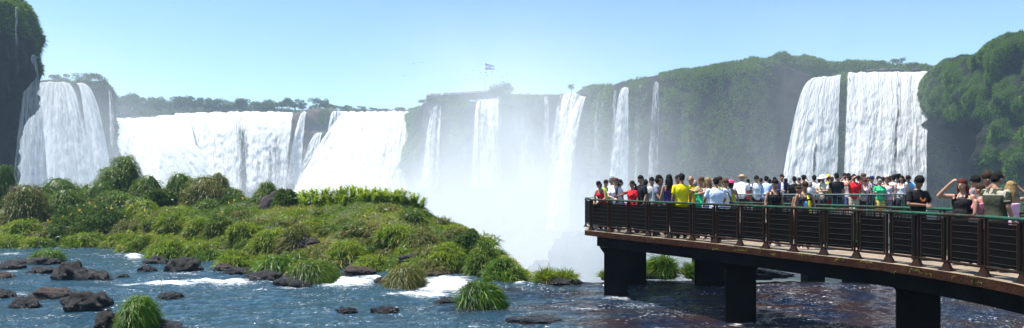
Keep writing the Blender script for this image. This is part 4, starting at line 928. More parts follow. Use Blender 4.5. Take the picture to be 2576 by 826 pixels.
def pier(x0, x1, Y, depth, zbot, cap=.18):
    m = MB(); cx = (x0+x1)/2; w = x1-x0; zt = EYE_DECK-.502
    a = math.atan2(cx, Y)*.85; M = np.array([[math.cos(a), math.sin(a), 0], [-math.sin(a), math.cos(a), 0], [0, 0, 1]])
    m.box((cx, Y+depth/2, (zt-.22+zbot)/2), (w, depth, zt-.22-zbot), M)
    m.box((cx, Y+depth/2, zt-.11), (w, depth, .218), M)
    V = m.v[-1]; c = V.mean(0)
    for i in range(4, 8): m.v[-1][i, :2] = c[:2]+(V[i, :2]-c[:2])*(1+cap*2)
    return m.build('pier', M_PIER, walk)
sx = lambda px, Y: (px-CX)/F*Y
pier(sx(1524, 22.0), sx(1584, 22.0), 22.0, .8, -6.5)
pier(sx(1566, 25.2), sx(1630, 25.2), 25.2, .9, -8)
pier(sx(1757, 24.6), sx(1838, 24.6), 24.6, .9, -8)
pier(sx(1838, 18.1), sx(1911, 18.1), 18.1, .8, -6.5)
pier(sx(2290, 14.1), sx(2383, 14.1), 14.1, .8, -6.5)
for x, y in ((9., 27.5), (14.2, 27.5), (14.2, 31.5), (9., 31.5)): MB().box((x, y, -10.), (.8, .8, 15.6)).build('pier', M_PIER, walk)
# moss tufts on the edge
r = np.random.default_rng(9); parts = []
for k in range(30):
    i = r.integers(0, len(edge)-4); f = r.random(); q = edge[i]*(1-f)+edge[i+1]*f
    c = np.array([q[0], q[1], EYE_DECK-.01 if r.random() < .6 else EYE_DECK-.02-.13*r.random()]); nrm = unit(np.array([-q[0]*0-.6, -1., 0])); c = c+nrm*.02*(c[2] < EYE_DECK-.015)
    n = r.integers(6, 22); parts.append(blades(c+r.normal(size=(n, 3))*np.array([.06, .03, .01]), r.normal(size=(n, 3))*.7+nrm*.4+np.array([0, 0, .5]), .035+.035*r.random(n), .012, .5, None, 2, r))
V, q, tr, a = merge(parts); tag(mk('moss', V, [q, tr], M_GRASS, walk, attrs={'tint': a}), kind='stuff')
# ---------------------------------------------------------------- railings
def tube(m, a, b, rad, n=8): m.loft(np.array([a, b]), rad, n)
def railing(line, zdeck, label, name='railing', style='mesh', mats=None, cat='railing'):
    mtop, mpost = mats; root = empty(name, (float(line[0, 0]), float(line[0, 1]), zdeck)); tag(root, label, cat)
    o0 = np.array([line[0, 0], line[0, 1], zdeck]); H = 1.05
    L = np.concatenate([line[:, :2], np.full((len(line), 1), zdeck)], -1)-o0
    up = np.array([0, 0, 1.])
    m = MB(); m.loft(L+up*H, .032, 10); m.build('top_rail', mtop, root, True)
    for i in range(len(L)):
        d = unit((L[min(i+1, len(L)-1)]-L[max(i-1, 0)])); nn = np.array([-d[1], d[0], 0])
        M = np.stack([d, nn, up], -1); m = MB()
        for s in (-1, 1): m.box(L[i]+d*.045*s+up*(.09+H-.04)/2, (.014, .06, H-.13), M)
        m.box(L[i]+up*(H-.035), (.13, .085, .02), M)
        post = m.build('post', mpost, root)
        m = MB(); m.box(L[i]+up*.075, (.235, .10, .15), M, taper=.42); m.box(L[i]+up*.008, (.26, .16, .016), M)
        if style == 'mesh': m.build('bracket', mpost, post)
    for i in range(len(L)-1):
        a, b = L[i], L[i+1]; d = unit(b-a); w = np.linalg.norm(b-a); nn = np.array([-d[1], d[0], 0]); M = np.stack([d, nn, up], -1)
        A = a+d*.10; B = b-d*.10; zb, zt = .17, H-.075
        m = MB()
        for q in (A, B): m.loft([q+up*zb, q+up*zt], .019, 8)
        m.loft([A+up*zb, B+up*zb], .026, 8); m.loft([A+up*zt, B+up*zt], .012, 8)
        for q in (A, B):
            s = d if q is B else -d; m.loft([q+up*zb, q+up*zb+s*.09], .024, 6)
        panel = m.build('panel', mpost if style == 'mesh' else mtop, root)
        if style == 'mesh':
            m = MB(); m.box((A+B)/2+up*(zb+zt)/2+nn*.004, (w-.235, .005, zt-zb-.07), M); m.build('mesh_infill', M_MESH, panel)
            m = MB()
            for k in range(6): z = zb+(zt-zb)*(k+.75)/6.6; m.loft([A+up*z+d*.02-nn*.006*np.sign(nn[1]), B+up*z-d*.02-nn*.006*np.sign(nn[1])], .0026, 5)
            m.build('wires', M_WIRE, panel)
        else:
            m = MB(); k = max(3, int(w/.09))
            if style == 'bars':
                for j in range(1, k): q = A+(B-A)*j/k; m.loft([q+up*zb, q+up*zt], .0065, 5)
            else:
                for j in range(5): z = zb+(zt-zb)*(j+1)/6; m.loft([A+up*z, B+up*z], .006, 5)
            m.build('bars', M_GREYRAIL if style == 'bars' else M_WIRE, panel)
    return root
railing(front, EYE_DECK, 'rusty brown front railing with dark mesh panels along the near edge of the walkway', mats=(M_GREENRAIL, M_RUST))
side = np.array([front[0]+[.0, 0, 0], [2.72, 24.6, 0], [3.25, 26.05, 0]]); side[0] = front[0]+unit(np.array([side[1][0]-front[0][0], side[1][1]-front[0][1], 0]))*.16
railing(side, EYE_DECK, 'end railing across the far left tip of the platform', mats=(M_GREENRAIL, M_RUST))
railing(back, EYE_DECK, 'green topped railing on the far side of the walkway', style='bars', mats=(M_GREENRAIL, M_RUST))
fr = np.array([[8.35+1.33*i, 25.5, 0] for i in range(6)])
railing(fr, PF_Z, 'grey railing in front of the crowd on the far viewing platform', style='wires', mats=(M_GREYRAIL, M_GREENRAIL))
railing(np.array([[15.14, 25.66, 0], [15.5, 28., 0], [15.9, 30.5, 0]]), PF_Z, 'right end railing of the far viewing platform', style='wires', mats=(M_GREYRAIL, M_GREENRAIL))
railing(np.array([[7.5, 32.75, 0], [9.8, 32.9, 0], [12.1, 33.05, 0], [14.3, 33.2, 0]]), PF_Z, 'back railing of the far viewing platform, behind the crowd', style='wires', mats=(M_GREYRAIL, M_GREENRAIL))
# ================================================================ distant viewing rim with flag
Yp = 374.; pl = empty('viewing_platform', P(1160, 250, Yp).tolist()); tag(pl, 'distant railed viewing platform on the misty rim beneath the flag', 'platform')
o0 = P(1160, 250, Yp); m = MB(); m2 = MB(); m3 = MB(); M_FARDECK = plain('far_deck', (.10, .09, .085), .8)
xs_ = np.linspace(-19.5, 19., 12)
for a, b in zip(xs_[:-1], xs_[1:]):
    zf = lambda x: (.9+.065*(x+19.5)/1.)
    m.loft([(a, 0, zf(a)), (b, 0, zf(b))], (.22), 6); m.box(((a+b)/2, 1.8, (zf(a)+zf(b))/2), (b-a, 4., .3)); m2.box((a, 1.5, zf(a)-3.2), (.35, .35, 6.4)); m2.box(((a+b)/2, 2.6, (zf(a)+zf(b))/2-1.35), (b-a, 1.6, 2.4))
    m3.loft([(a, -.2, zf(a)+1.15), (b, -.2, zf(b)+1.15)], .05, 5); m3.loft([(a, -.2, zf(a)+.1), (a, -.2, zf(a)+1.15)], .05, 5)
    m3.box(((a+b)/2, -.16, (zf(a)+zf(b))/2+.5), (b-a-.1, .03, .6))
m.build('deck', M_FARDECK, pl); m2.build('stilts', M_FARDECK, pl); m3.build('railing', plain('far_railing', (.02, .018, .018), .7), pl)
fp = empty('flagpole', P(1219, 238, Yp+2).tolist()); tag(fp, 'tall flagpole on the distant rim flying a blue and white striped flag', 'flagpole')
hp = (238-157)/F*(Yp+2); m = MB(); m.loft([(0, 0, 0), (0, 0, hp)], [.13, .08], 8); m.ell((0, 0, hp), (.16, .16, .16), None, 8, 6); m.build('pole', plain('flag_pole', (.55, .55, .55), .5), fp, True)
nu, nv = 26, 13; u, v = np.meshgrid(np.linspace(0, 1, nu), np.linspace(0, 1, nv)); fl = 5.4; fhh = 3.9
V = np.stack([.12+u*fl, .35*np.sin(u*7+v*1.2)*u+.12*np.sin(u*15), hp-.35-v*fhh*(1-.42*u)-u*1.75], -1).reshape(-1, 3)
fq = grid_faces(nv, nu); mid = (np.repeat(np.arange(nv-1), nu-1)//4); mid = np.where(mid == 1, 1, 0)
def cloth2(name, c):
    t = NT(name); return t.surf(t.n('MixShader', {0: .5, 1: t.n('BsdfDiffuse', {'Color': (*c, 1)}).outputs[0], 2: t.n('BsdfTranslucent', {'Color': (*c, 1)}).outputs[0]}).outputs[0])
MFB, MFW = cloth2('flag_blue', (.12, .26, .55)), cloth2('flag_white', (.8, .82, .82))
fo = mk('flag', V, fq, [MFB, MFW], fp, mids=mid)
for k in (-1, 1): pass
m = MB(); cu = .48; ec = np.array([.12+cu*fl, .35*math.sin(cu*7+.6)*cu+.12*math.sin(cu*15), hp-.35-.5*fhh*(1-.42*cu)-cu*1.75]); m.ell(ec, (.36, .07, .36), None, 12, 6)
for k in range(12): a = k*math.pi/6; m.loft([ec+np.array([math.cos(a)*.34, 0, math.sin(a)*.34]), ec+np.array([math.cos(a)*.6, 0, math.sin(a)*.6])], [.05, .01], 5)
m.build('emblem', cloth2('flag_sun', (.7, .5, .12)), fo, True)
# ================================================================ birds
def bird():
    m = MB(); m.loft([(0, -.42, 0), (0, -.3, .01), (0, 0, 0), (0, .3, .02), (0, .55, .05)], [(.01, .01), (.07, .07), (.12, .11), (.06, .05), (.10, .012)], 8)
    for s in (-1, 1): m.loft([(s*.06, 0, .03), (s*.4, -.05, .16), (s*.72, .06, .14), (s*1., .2, .05)], [(.015, .16), (.012, .15), (.01, .10), (.004, .02)], 6, up=(0, 0, 1))
    return m.mesh('bird')
bme = bird(); bme.materials.append(plain('dark_feather', (.02, .02, .022), .8))
for i, (px, py) in enumerate(((1210, 202), (1222, 201), (1238, 200), (1252, 198), (1276, 204), (1264, 212), (1237, 207), (1225, 208), (1204, 210), (1207, 216), (1152, 196), (1172, 208), (1178, 218), (1186, 231), (1084, 268), (1094, 275), (1213, 213), (1252, 242), (950, 105), (962, 118), (1012, 172), (940, 158), (1054, 200), (1062, 176), (812, 190), (1190, 196), (1016, 209), (1040, 179), (1148, 231), (600, 232))):
    o = bird_o = link(bpy.data.objects.new('bird', bme)); Y = 210+i*4 % 90
    if i > 13: py = py
    o.location = P(px-(1180-1000)*0, py-18, Y).tolist(); o.rotation_euler = (random.uniform(-.5, .5), random.uniform(-.6, .6), random.uniform(0, 6.28)); o.scale = (.42,)*3
    tag(o, 'tiny dark bird wheeling in the spray filled sky', 'bird', 'birds over the gorge')
# ================================================================ people
SK = {'l': (.42, .23, .15), 'm': (.33, .17, .105), 'd': (.22, .11, .065)}
def skinmat(k):
    t = NT('skin_'+{'l': 'light', 'm': 'tan', 'd': 'brown'}[k]); c = SK[k]; f = t.noise(t.obj(), 14., 4.)
    return t.surf(t.n('BsdfPrincipled', {'Base Color': t.ramp(f, [(.3, [x*.88 for x in c]), (.7, c)]), 'Roughness': .5, 'Subsurface Weight': .0}).outputs[0])
MSK = {k: skinmat(k) for k in SK}
_cm = {}
def cloth(c, pattern=None, c2=None):
    k = (c, pattern, c2)
    if k in _cm: return _cm[k]
    t = NT('fabric'); p = t.obj(); f = t.noise(p, 5., 5., .6)
    a = t.ramp(f, [(.25, [x*.82 for x in c]), (.75, [min(1, x*1.08) for x in c])])
    if pattern == 'stripe':
        w = t.n('TexWave', {'Vector': p, 'Scale': 14., 'Distortion': .3}, wave_type='BANDS', bands_direction='Z').outputs['Fac']; a = t.mix(t.n('MapRange', {0: w, 1: .45, 2: .55}).outputs[0], a, c2)
    if pattern == 'floral':
        v = t.noise(p, 22., 2., .5); a = t.mix(t.n('MapRange', {0: v, 1: .5, 2: .56}).outputs[0], a, c2)
    _cm[k] = t.surf(t.n('BsdfPrincipled', {'Base Color': a, 'Roughness': .85, 'Specular IOR Level': .2, 'Normal': t.bump(t.noise(p, 9., 4., .6), .7, .03)}).outputs[0]); return _cm[k]
HC = {'black': (.010, .008, .008), 'brown': (.035, .020, .012), 'lbrown': (.10, .055, .028), 'blond': (.30, .19, .08), 'grey': (.26, .25, .24), 'red': (.085, .016, .012), 'auburn': (.10, .030, .015)}
def hairmat(k):
    kk = ('hair', k)
    if kk in _cm: return _cm[kk]
    t = NT('hair_'+k); p = t.obj(); m = t.n('Mapping', {'Vector': p, 'Scale': (60., 60., 9.)}).outputs[0]; f = t.noise(m, 1., 3.); c = HC[k]
    _cm[kk] = t.surf(t.n('BsdfPrincipled', {'Base Color': t.ramp(f, [(.3, [x*.6 for x in c]), (.7, [x*1.35 for x in c])]), 'Roughness': .7, 'Specular IOR Level': .12, 'Normal': t.bump(f, 1., .02)}).outputs[0]); return _cm[kk]
M_EYEW = plain('eye_white', (.30, .27, .25), .5); M_DARK = plain('dark_lens', (.008, .008, .009), .15, .1); M_LIP = plain('lip', (.25, .085, .07), .5); M_SHOE = plain('shoe', (.05, .045, .04), .6); M_SANDAL = plain('sandal', (.35, .3, .28), .6)
M_STRAP = plain('strap', (.02, .02, .022), .6); M_METALC = plain('camera_body', (.02, .02, .02), .4)
ARM = {  # elbow, wrist for the +x arm, fractions of height, torso frame (facing -y)
    'down': ((.135, .015, .655), (.145, -.035, .515)), 'rail': ((.150, -.055, .665), (.065, -.175, .622)), 'rail2': ((.155, -.04, .67), (.15, -.165, .60)), 'clasp': ((.150, -.02, .665), (.028, -.135, .655)),
    'shade': ((.205, -.115, .800), (.070, -.115, .945)), 'shadehi': ((.225, -.05, .845), (.075, -.075, .965)), 'camera': ((.150, -.135, .765), (.050, -.175, .905)), 'hip': ((.205, .035, .675), (.115, -.02, .585)),
    'fold': ((.150, -.06, .675), (-.05, -.125, .69)), 'reach': ((.155, -.12, .72), (.12, -.27, .70)), 'head': ((.21, -.02, .855), (.075, .01, .955)), 'back': ((.150, .055, .66), (.05, .085, .55)), 'side': ((.22, -.03, .735), (.34, -.07, .70)), 'across': ((.13, -.10, .73), (-.12, -.15, .79)), 'low': ((.15, -.06, .67), (.17, -.17, .57))}
TMP = []          # objects whose remesh waits for one evaluation at the end
def remesh(m, name, mat, parent, voxel, smooth=4, dsp=0.):
    o = m.build(name, mat, parent, True); md = o.modifiers.new('r', 'REMESH'); md.mode = 'VOXEL'; md.voxel_size = voxel; md.use_smooth_shade = True
    s = o.modifiers.new('s', 'SMOOTH'); s.iterations = smooth; s.factor = .5
    TMP.append(o); return o
def rotx(a): return np.array([[1, 0, 0], [0, math.cos(a), -math.sin(a)], [0, math.sin(a), math.cos(a)]])
def rotz(a): return np.array([[math.cos(a), -math.sin(a), 0], [math.sin(a), math.cos(a), 0], [0, 0, 1]])
def roty(a): return np.array([[math.cos(a), 0, math.sin(a)], [0, 1, 0], [-math.sin(a), 0, math.cos(a)]])
def limb(m, pts, rad, n=10):
    pts = np.asarray(pts, float)
    for i in range(len(pts)): m.ell(pts[i], (rad[i],)*3, None, n, 6)
    for i in range(len(pts)-1): m.loft([pts[i], pts[i+1]], [rad[i], rad[i+1]], n)
def hand(m, w, d, palmdir, s, vox, curl=.6, side=1):
    """palm, four fingers of different lengths and a thumb; d = forearm direction"""
    d = unit(d); nrm = unit(palmdir-np.dot(palmdir, d)*d); a = np.cross(d, nrm)*side
    M = np.stack([a, nrm, d], -1); m.ell(w+d*.045*s, (.041*s, .017*s, .052*s), M, 10, 6)
    rr_ = max(.0085*s, vox*.75)
    for k, (off, L) in enumerate(((-.030, .060), (-.010, .072), (.011, .068), (.030, .052))):
        p0 = w+d*.085*s+a*off*s; q1 = unit(d*math.cos(curl*.6)+nrm*math.sin(curl*.6)+a*off*2.); q2 = unit(d*math.cos(curl*1.5)+nrm*math.sin(curl*1.5))
        p1 = p0+q1*L*.5*s; p2 = p1+q2*L*.5*s; limb(m, [p0, p1, p2], [rr_, rr_*.95, rr_*.8], 6)
    t0 = w+d*.03*s-a*.034*s; t1 = t0+unit(d*.6-a*.8+nrm*.35)*.042*s; limb(m, [t0, t1, t1+unit(d*.9-a*.15+nrm*.4)*.03*s], [rr_*1.25, rr_*1.1, rr_*.85], 6)
def person(x, ytop, Y, face, label, zd=EYE_DECK, h=None, sex='m', skin='m', hair='short', hc='black', top=(.5, .5, .5), style='tee', bot=(.03, .03, .05), legs='long', L='down', R='down',
           lean=0., twist=0., nod=0., turn=0., fat=1., vox=.015, glasses=False, hat=None, hatc=(.6, .5, .35), extra=None, group='people on the walkway', pat=None, c2=None, leanside=0.):
    X = (x-FCX)/FW*Y
    if h is None: h = -zd+(FH-ytop)/FW*Y
    h = float(np.clip(h/(max(.75, math.cos(lean)) if lean else 1.), 1.42, 1.90)); H = h
    root = empty('person', (X, Y, zd), math.radians(face)); tag(root, label, 'person', group)
    f = sex == 'f'; sw = (.098 if f else .112)*(1+.25*(fat-1)); hipz = .515*H
    # torso frame: lean about the hips, then twist
    def T(p): p = np.asarray(p, float)*H; q = p-np.array([0, 0, hipz]); q = q @ rotz(twist).T; q = q @ roty(leanside).T; q = q @ rotx(lean).T; return q+np.array([0, 0, hipz])
    prof = [(.475, .070, .052), (.505, .088, .062), (.54, .092 if f else .086, .064), (.60, .072 if f else .080, .053), (.66, .075 if f else .086, .056), (.72, .084 if f else .096, .066 if f else .064), (.765, .088 if f else .103, .056), (.80, .078 if f else .092, .045), (.825, .045, .034), (.845, .033, .032)]
    prof = [(z, rx*(fat if z < .8 else 1), ry*(fat if z < .8 else 1)) for z, rx, ry in prof]
    def torso(m, z0, z1, grow, zn=16):
        zs = np.linspace(z0, z1, zn); rx = np.interp(zs, [p[0] for p in prof], [p[1] for p in prof]); ry = np.interp(zs, [p[0] for p in prof], [p[2] for p in prof])
        yo = np.interp(zs, [.5, .6, .72, .845], [.004, 0., .003, .012])
        th = np.arange(16)*2*math.pi/16; V = []
        for z, a, b, o in zip(zs, rx, ry, yo):
            ct, st = np.cos(th), np.sin(th); k = (np.abs(ct)**2.5+np.abs(st)**2.5)**(-1/2.5)
            ring = np.stack([ct*k*(a+grow/H), st*k*(b+grow/H)+o, np.full(16, z)], -1); V.append(T(ring) if z > .515 else ring*H)
        fs = [tuple(q) for q in grid_faces(zn, 16, True)]+[tuple(range(16))[::-1], tuple(range((zn-1)*16, zn*16))]
        m.add(np.concatenate(V), fs)
        if f and z1 > .76:
            for s in (-1, 1): m.ell(T((s*.040, -.045, .722)), np.array([.034, .030, .032])*H+grow, None, 10, 6)
        if fat > 1.15 and z0 < .6: m.ell(T((0, -.02*fat, .60)), np.array([.07*fat, .055*fat, .07])*H+grow, None, 12, 8)
    neck = T((0, .012, .845)); Rh = rotz(turn) @ rotx(nod*.9); hb = rotx(lean*.5) @ rotz(twist); hc0 = T((0, -.004, .868))
    Mh = hb @ Rh; hd = lambda p: hc0+Mh @ (np.asarray(p, float)*H)     # head frame, origin at the top of the neck
    kids = ((.0, 0),)
    arms = {}
    for s, pose in ((1, L), (-1, R)):
        e, wv = ARM[pose] if isinstance(pose, str) else pose
        sh = T((s*sw*1.0, .008, .792))
        if pose in ('shade', 'shadehi', 'head', 'camera'): el = T((s*e[0], e[1], e[2])); wr = hd((s*(wv[0]), wv[1]+.0, wv[2]-.868))
        else: el = T((s*e[0], e[1], e[2])); wr = T((s*wv[0], wv[1], wv[2]))
        arms[s] = (sh, el, wr)
    legp = {}
    for s in (1, -1):
        st = .012 if s > 0 else -.02
        legp[s] = [np.array([s*.052, 0, .50])*H, np.array([s*.056, -.012+st, .285])*H, np.array([s*.058, .012+st, .045])*H]
    # ---- body: one continuous skin surface
    m = MB(); torso(m, .475, .845, 0.)
    m.loft([T((0, .012, .82)), neck, hd((0, .0, .03))], [.036*H, .031*H, .031*H], 12)
    m.ell(hd((0, .004, .070)), (.044*H, .054*H, .060*H), Mh, 16, 12); m.ell(hd((0, -.016, .036)), (.034*H, .036*H, .034*H), Mh, 14, 10)
    m.ell(hd((0, -.056, .052)), (.0085*H, .012*H, .013*H), Mh, 8, 6); m.ell(hd((0, -.040, .024)), (.018*H, .014*H, .009*H), Mh, 8, 6)
    for s in (-1, 1): m.ell(hd((s*.045, .006, .055)), (.006*H, .012*H, .018*H), Mh, 8, 6)
    af = 1.12 if fat > 1.1 else (.88 if f else 1.)
    for s in (1, -1):
        sh, el, wr = arms[s]; m.ell(sh, (.029*H*af,)*3, None, 10, 8)
        limb(m, [sh, (sh+el)/2, el, el*.6+wr*.4, wr], [.029*H*af, .026*H*af, .021*H*af, .021*H*af, .0145*H*af])
        hand(m, wr, wr-el, np.array([-s*.6, -.4, -.5]) if wr[2] < .8*H else np.array([-s*.7, .6, -.2]), H/1.72, vox, .7, s)
        hp, kn, an = legp[s]; limb(m, [hp, (hp+kn)/2, kn, kn*.62+an*.38, an], [.050*H*fat**.5, .044*H, .031*H, .032*H, .021*H])
        m.loft([an+np.array([0, .025*H, -.028*H]), an+np.array([0, -.03*H, -.028*H]), an+np.array([0, -.095*H, -.036*H])], [(.022*H, .017*H), (.024*H, .018*H), (.022*H, .008*H)], 8)
    body = remesh(m, 'body', MSK[skin], root, vox, 3)
    # ---- clothes
    g = .009
    m = MB()
    if style in ('tee', 'shirt', 'long', 'polo'):
        torso(m, .465, .832, g+.006); k = {'tee': .62, 'polo': .6, 'shirt': .66, 'long': 1.}[style]
        for s in (1, -1):
            sh, el, wr = arms[s]; e2 = sh+(el-sh)*k
            limb(m, [sh, (sh+e2)/2, e2], [.0325*H*af, .0335*H*af, (.034 if style != 'long' else .028)*H*af])
            if style == 'long': limb(m, [el, el*.15+wr*.85], [.028*H, .022*H])
    elif style == 'tank':
        torso(m, .47, .765, g+.005)
        for s in (1, -1): m.loft([T((s*.052, -.050, .750)), T((s*.058, -.028, .812)), T((s*.056, .02, .818)), T((s*.050, .050, .755))], .013*H, 8)
    elif style == 'tube': torso(m, .48, .745, g)
    elif style == 'dress': torso(m, .44, .765, g)
    sm = cloth(tuple(top), pat, c2); shirt = remesh(m, 'shirt', sm, root, vox, 3)
    m = MB(); torso(m, .47, .56, .006, 8)
    for s in (1, -1):
        hp, kn, an = legp[s]
        if legs == 'long': limb(m, [hp, (hp+kn)/2, kn, kn*.5+an*.5, an+np.array([0, 0, .01])], [.054*H*fat**.5, .049*H, .039*H, .038*H, .036*H])
        elif legs == 'short': limb(m, [hp, (hp+kn)/2, kn+np.array([0, 0, .02*H])], [.055*H*fat**.5, .052*H, .046*H])
        else: m.loft([hp, (hp+kn)/2, kn], [.05*H, .062*H, .07*H], 12)
    remesh(m, 'trousers' if legs == 'long' else ('shorts' if legs == 'short' else 'skirt'), cloth(tuple(bot)), root, vox, 2)
    for s in (1, -1):
        m = MB(); an = legp[s][2]; m.loft([an+np.array([0, .034*H, -.03*H]), an+np.array([0, -.02*H, -.026*H]), an+np.array([0, -.075*H, -.034*H]), an+np.array([0, -.104*H, -.038*H])], [(.018*H, .014*H), (.028*H, .021*H), (.028*H, .013*H), (.012*H, .007*H)], 10); m.build('shoe', M_SHOE if not f else M_SANDAL, root, True)
    # ---- hair
    hm = hairmat(hc); m = MB()
    if hair != 'bald':
        gr = 1.0 if hair != 'curly' else 1.12
        m.ell(hd((0, .006, .0885)), np.array([.0475, .0555, .0495])*H*gr, Mh, 16, 10); m.ell(hd((0, .026, .062)), np.array([.0445, .037, .042])*H*gr, Mh, 14, 8)
        if hair in ('short', 'curly'):
            rs = np.random.default_rng(int(x)); 
            for k in range(30 if hair == 'short' else 34):
                d = unit(rs.normal(size=3)); d[1] = abs(d[1])*.8-.25; d[2] = abs(d[2])
                m.ell(hd(np.array([0, .008, .086])+d*np.array([.043, .050, .045])), np.array([.0135, .0135, .0125])*H*rs.uniform(.7, 1.35)*(1.2 if hair == 'curly' else 1.), Mh, 7, 5)
        if hair in ('long', 'wind'):
            b = .022 if hair == 'wind' else 0.
            m.loft([hd((0, .03, .07)), hd((0, .050, .0)), hd((b*.5, .056, -.06)), hd((b*1.6, .060, -.13)), hd((b*2.6, .058, -.175))], [(.044*H, .030*H), (.047*H, .026*H), (.043*H, .020*H), (.032*H, .014*H), (.010*H, .005*H)], 12, up=(0, 1, 0))
            for s in (-1, 1): m.loft([hd((s*.040, .008, .075)), hd((s*.049, .010, .03)), hd((s*.048, .012, -.035)), hd((s*.046, .0, -.09))], [.014*H, .017*H, .015*H, .007*H], 8)
            if hair == 'wind':
                for k in range(4): m.loft([hd((.02, .04, .05-k*.03)), hd((.075, .05, .035-k*.035)), hd((.125+.01*k, .045, .05-k*.03))], [.011*H, .007*H, .002*H], 6)
        if hair == 'bob':
            m.ell(hd((0, .022, .045)), np.array([.055, .046, .062])*H, Mh, 14, 10)
        if hair == 'pony': m.loft([hd((0, .06, .075)), hd((0, .088, .06)), hd((0, .092, .0)), hd((0, .080, -.07))], [.014*H, .020*H, .019*H, .006*H], 8)
        if hair == 'bun': m.ell(hd((0, .066, .088)), (.024*H,)*3, Mh, 10, 8)
        remesh(m, 'hair', hm, root, max(.009, vox*.75), 2)
    else:
        m.ell(hd((0, .024, .058)), np.array([.0455, .036, .040])*H, Mh, 14, 8); remesh(m, 'hair', hm, root, max(.009, vox*.75), 2)
    # ---- face
    m = MB()
    if glasses:
        for s in (-1, 1): m.ell(hd((s*.019, -.052, .068)), (.0165*H, .007*H, .012*H), Mh, 10, 6); m.loft([hd((s*.034, -.044, .07)), hd((s*.046, .0, .068))], .0025*H, 5)
        m.loft([hd((-.008, -.055, .07)), hd((.008, -.055, .07))], .003*H, 5); m.build('sunglasses', M_DARK, root, True)
    else:
        for s in (-1, 1): m.ell(hd((s*.018, -.0475, .066)), (.0070*H, .0040*H, .0034*H), Mh, 8, 6)
        eyes = m.build('eyes', M_EYEW, body, True); m = MB()
        for s in (-1, 1): m.ell(hd((s*.018, -.0508, .066)), (.0036*H, .0028*H, .0036*H), Mh, 8, 6)
        m.build('pupils', M_DARK, body, True); m = MB()
        for s in (-1, 1): m.loft([hd((s*.028, -.0455, .078)), hd((s*.018, -.0505, .0815)), hd((s*.008, -.051, .079))], .0026*H, 6)
        m.build('eyebrows', hm, body, True)
    m = MB(); m.ell(hd((0, -.0545, .0285)), (.0125*H, .0035*H, .0042*H), Mh, 10, 6); m.build('mouth', M_LIP, body, True)
    # ---- hats
    if hat:
        mh = cloth(tuple(hatc)); m = MB(); dz = .012 if hat == 'sun' else 0.
        if hat in ('sun', 'fedora'):
            br = .112 if hat == 'sun' else .094
            m.loft([hd((0, .008, .089)), hd((0, .008, .094))], [(br*H, br*H), (br*.97*H, br*.97*H)], 24); m.loft([hd((0, .008, .092)), hd((0, .008, .125)), hd((0, .008, .146))], [(.062*H, .066*H), (.058*H, .062*H), (.04*H, .044*H)], 18)
        elif hat == 'cap':
            m.ell(hd((0, .006, .092)), np.array([.053, .060, .050])*H, Mh, 16, 10); m.loft([hd((0, -.04, .096)), hd((0, -.075, .092)), hd((0, -.102, .085))], [(.042*H, .006*H), (.040*H, .005*H), (.022*H, .004*H)], 12, up=(0, 0, 1.) if abs(nod) > 9 else None)
        elif hat == 'visor':
            m.loft([hd((0, .006, .082)), hd((0, .006, .096))], [(.053*H, .060*H)]*2, 18); m.loft([hd((0, -.04, .086)), hd((0, -.075, .080)), hd((0, -.105, .071))], [(.045*H, .006*H), (.043*H, .005*H), (.024*H, .004*H)], 12)
        m.build('hat' if hat in ('sun', 'fedora') else hat, mh, root, True)
    ctx = dict(root=root, T=T, hd=hd, H=H, arms=arms, shirt=shirt, Mh=Mh, body=body, vox=vox, torso=torso)
    if extra: extra(ctx)
    return root
def strap_bag(c, col=(.03, .03, .03), s=1):
    T, H = c['T'], c['H']; m = MB(); m.loft([T((-s*.055, .01, .835)), T((0, .066, .76)), T((s*.07, .066, .65)), T((s*.098, .03, .58))], [(.012*H, .004*H)]*4, 8); m.loft([T((-s*.055, .0, .835)), T((-s*.02, -.078, .76)), T((s*.06, -.074, .65)), T((s*.098, .0, .58))], [(.012*H, .004*H)]*4, 8)
    st = m.build('bag_strap', M_STRAP, c['root'], True)
    m = MB(); m.box(T((s*.125, .02, .535)), (.07*H, .13*H, .11*H)); m.build('bag', plain('bag_cloth', col, .7), c['root'])
def hold_camera(c):
    w = (c['arms'][1][2]+c['arms'][-1][2])/2; Mh = c['Mh']; q = c['hd']((0, -.098, .066)); m = MB(); m.box(q, (.115, .05, .07), Mh); m.loft([q+Mh @ np.array([0, -.02, 0]), q+Mh @ np.array([0, -.06, 0])], .024, 10)
    o = m.build('camera', M_METALC, None); o.parent = c['root']
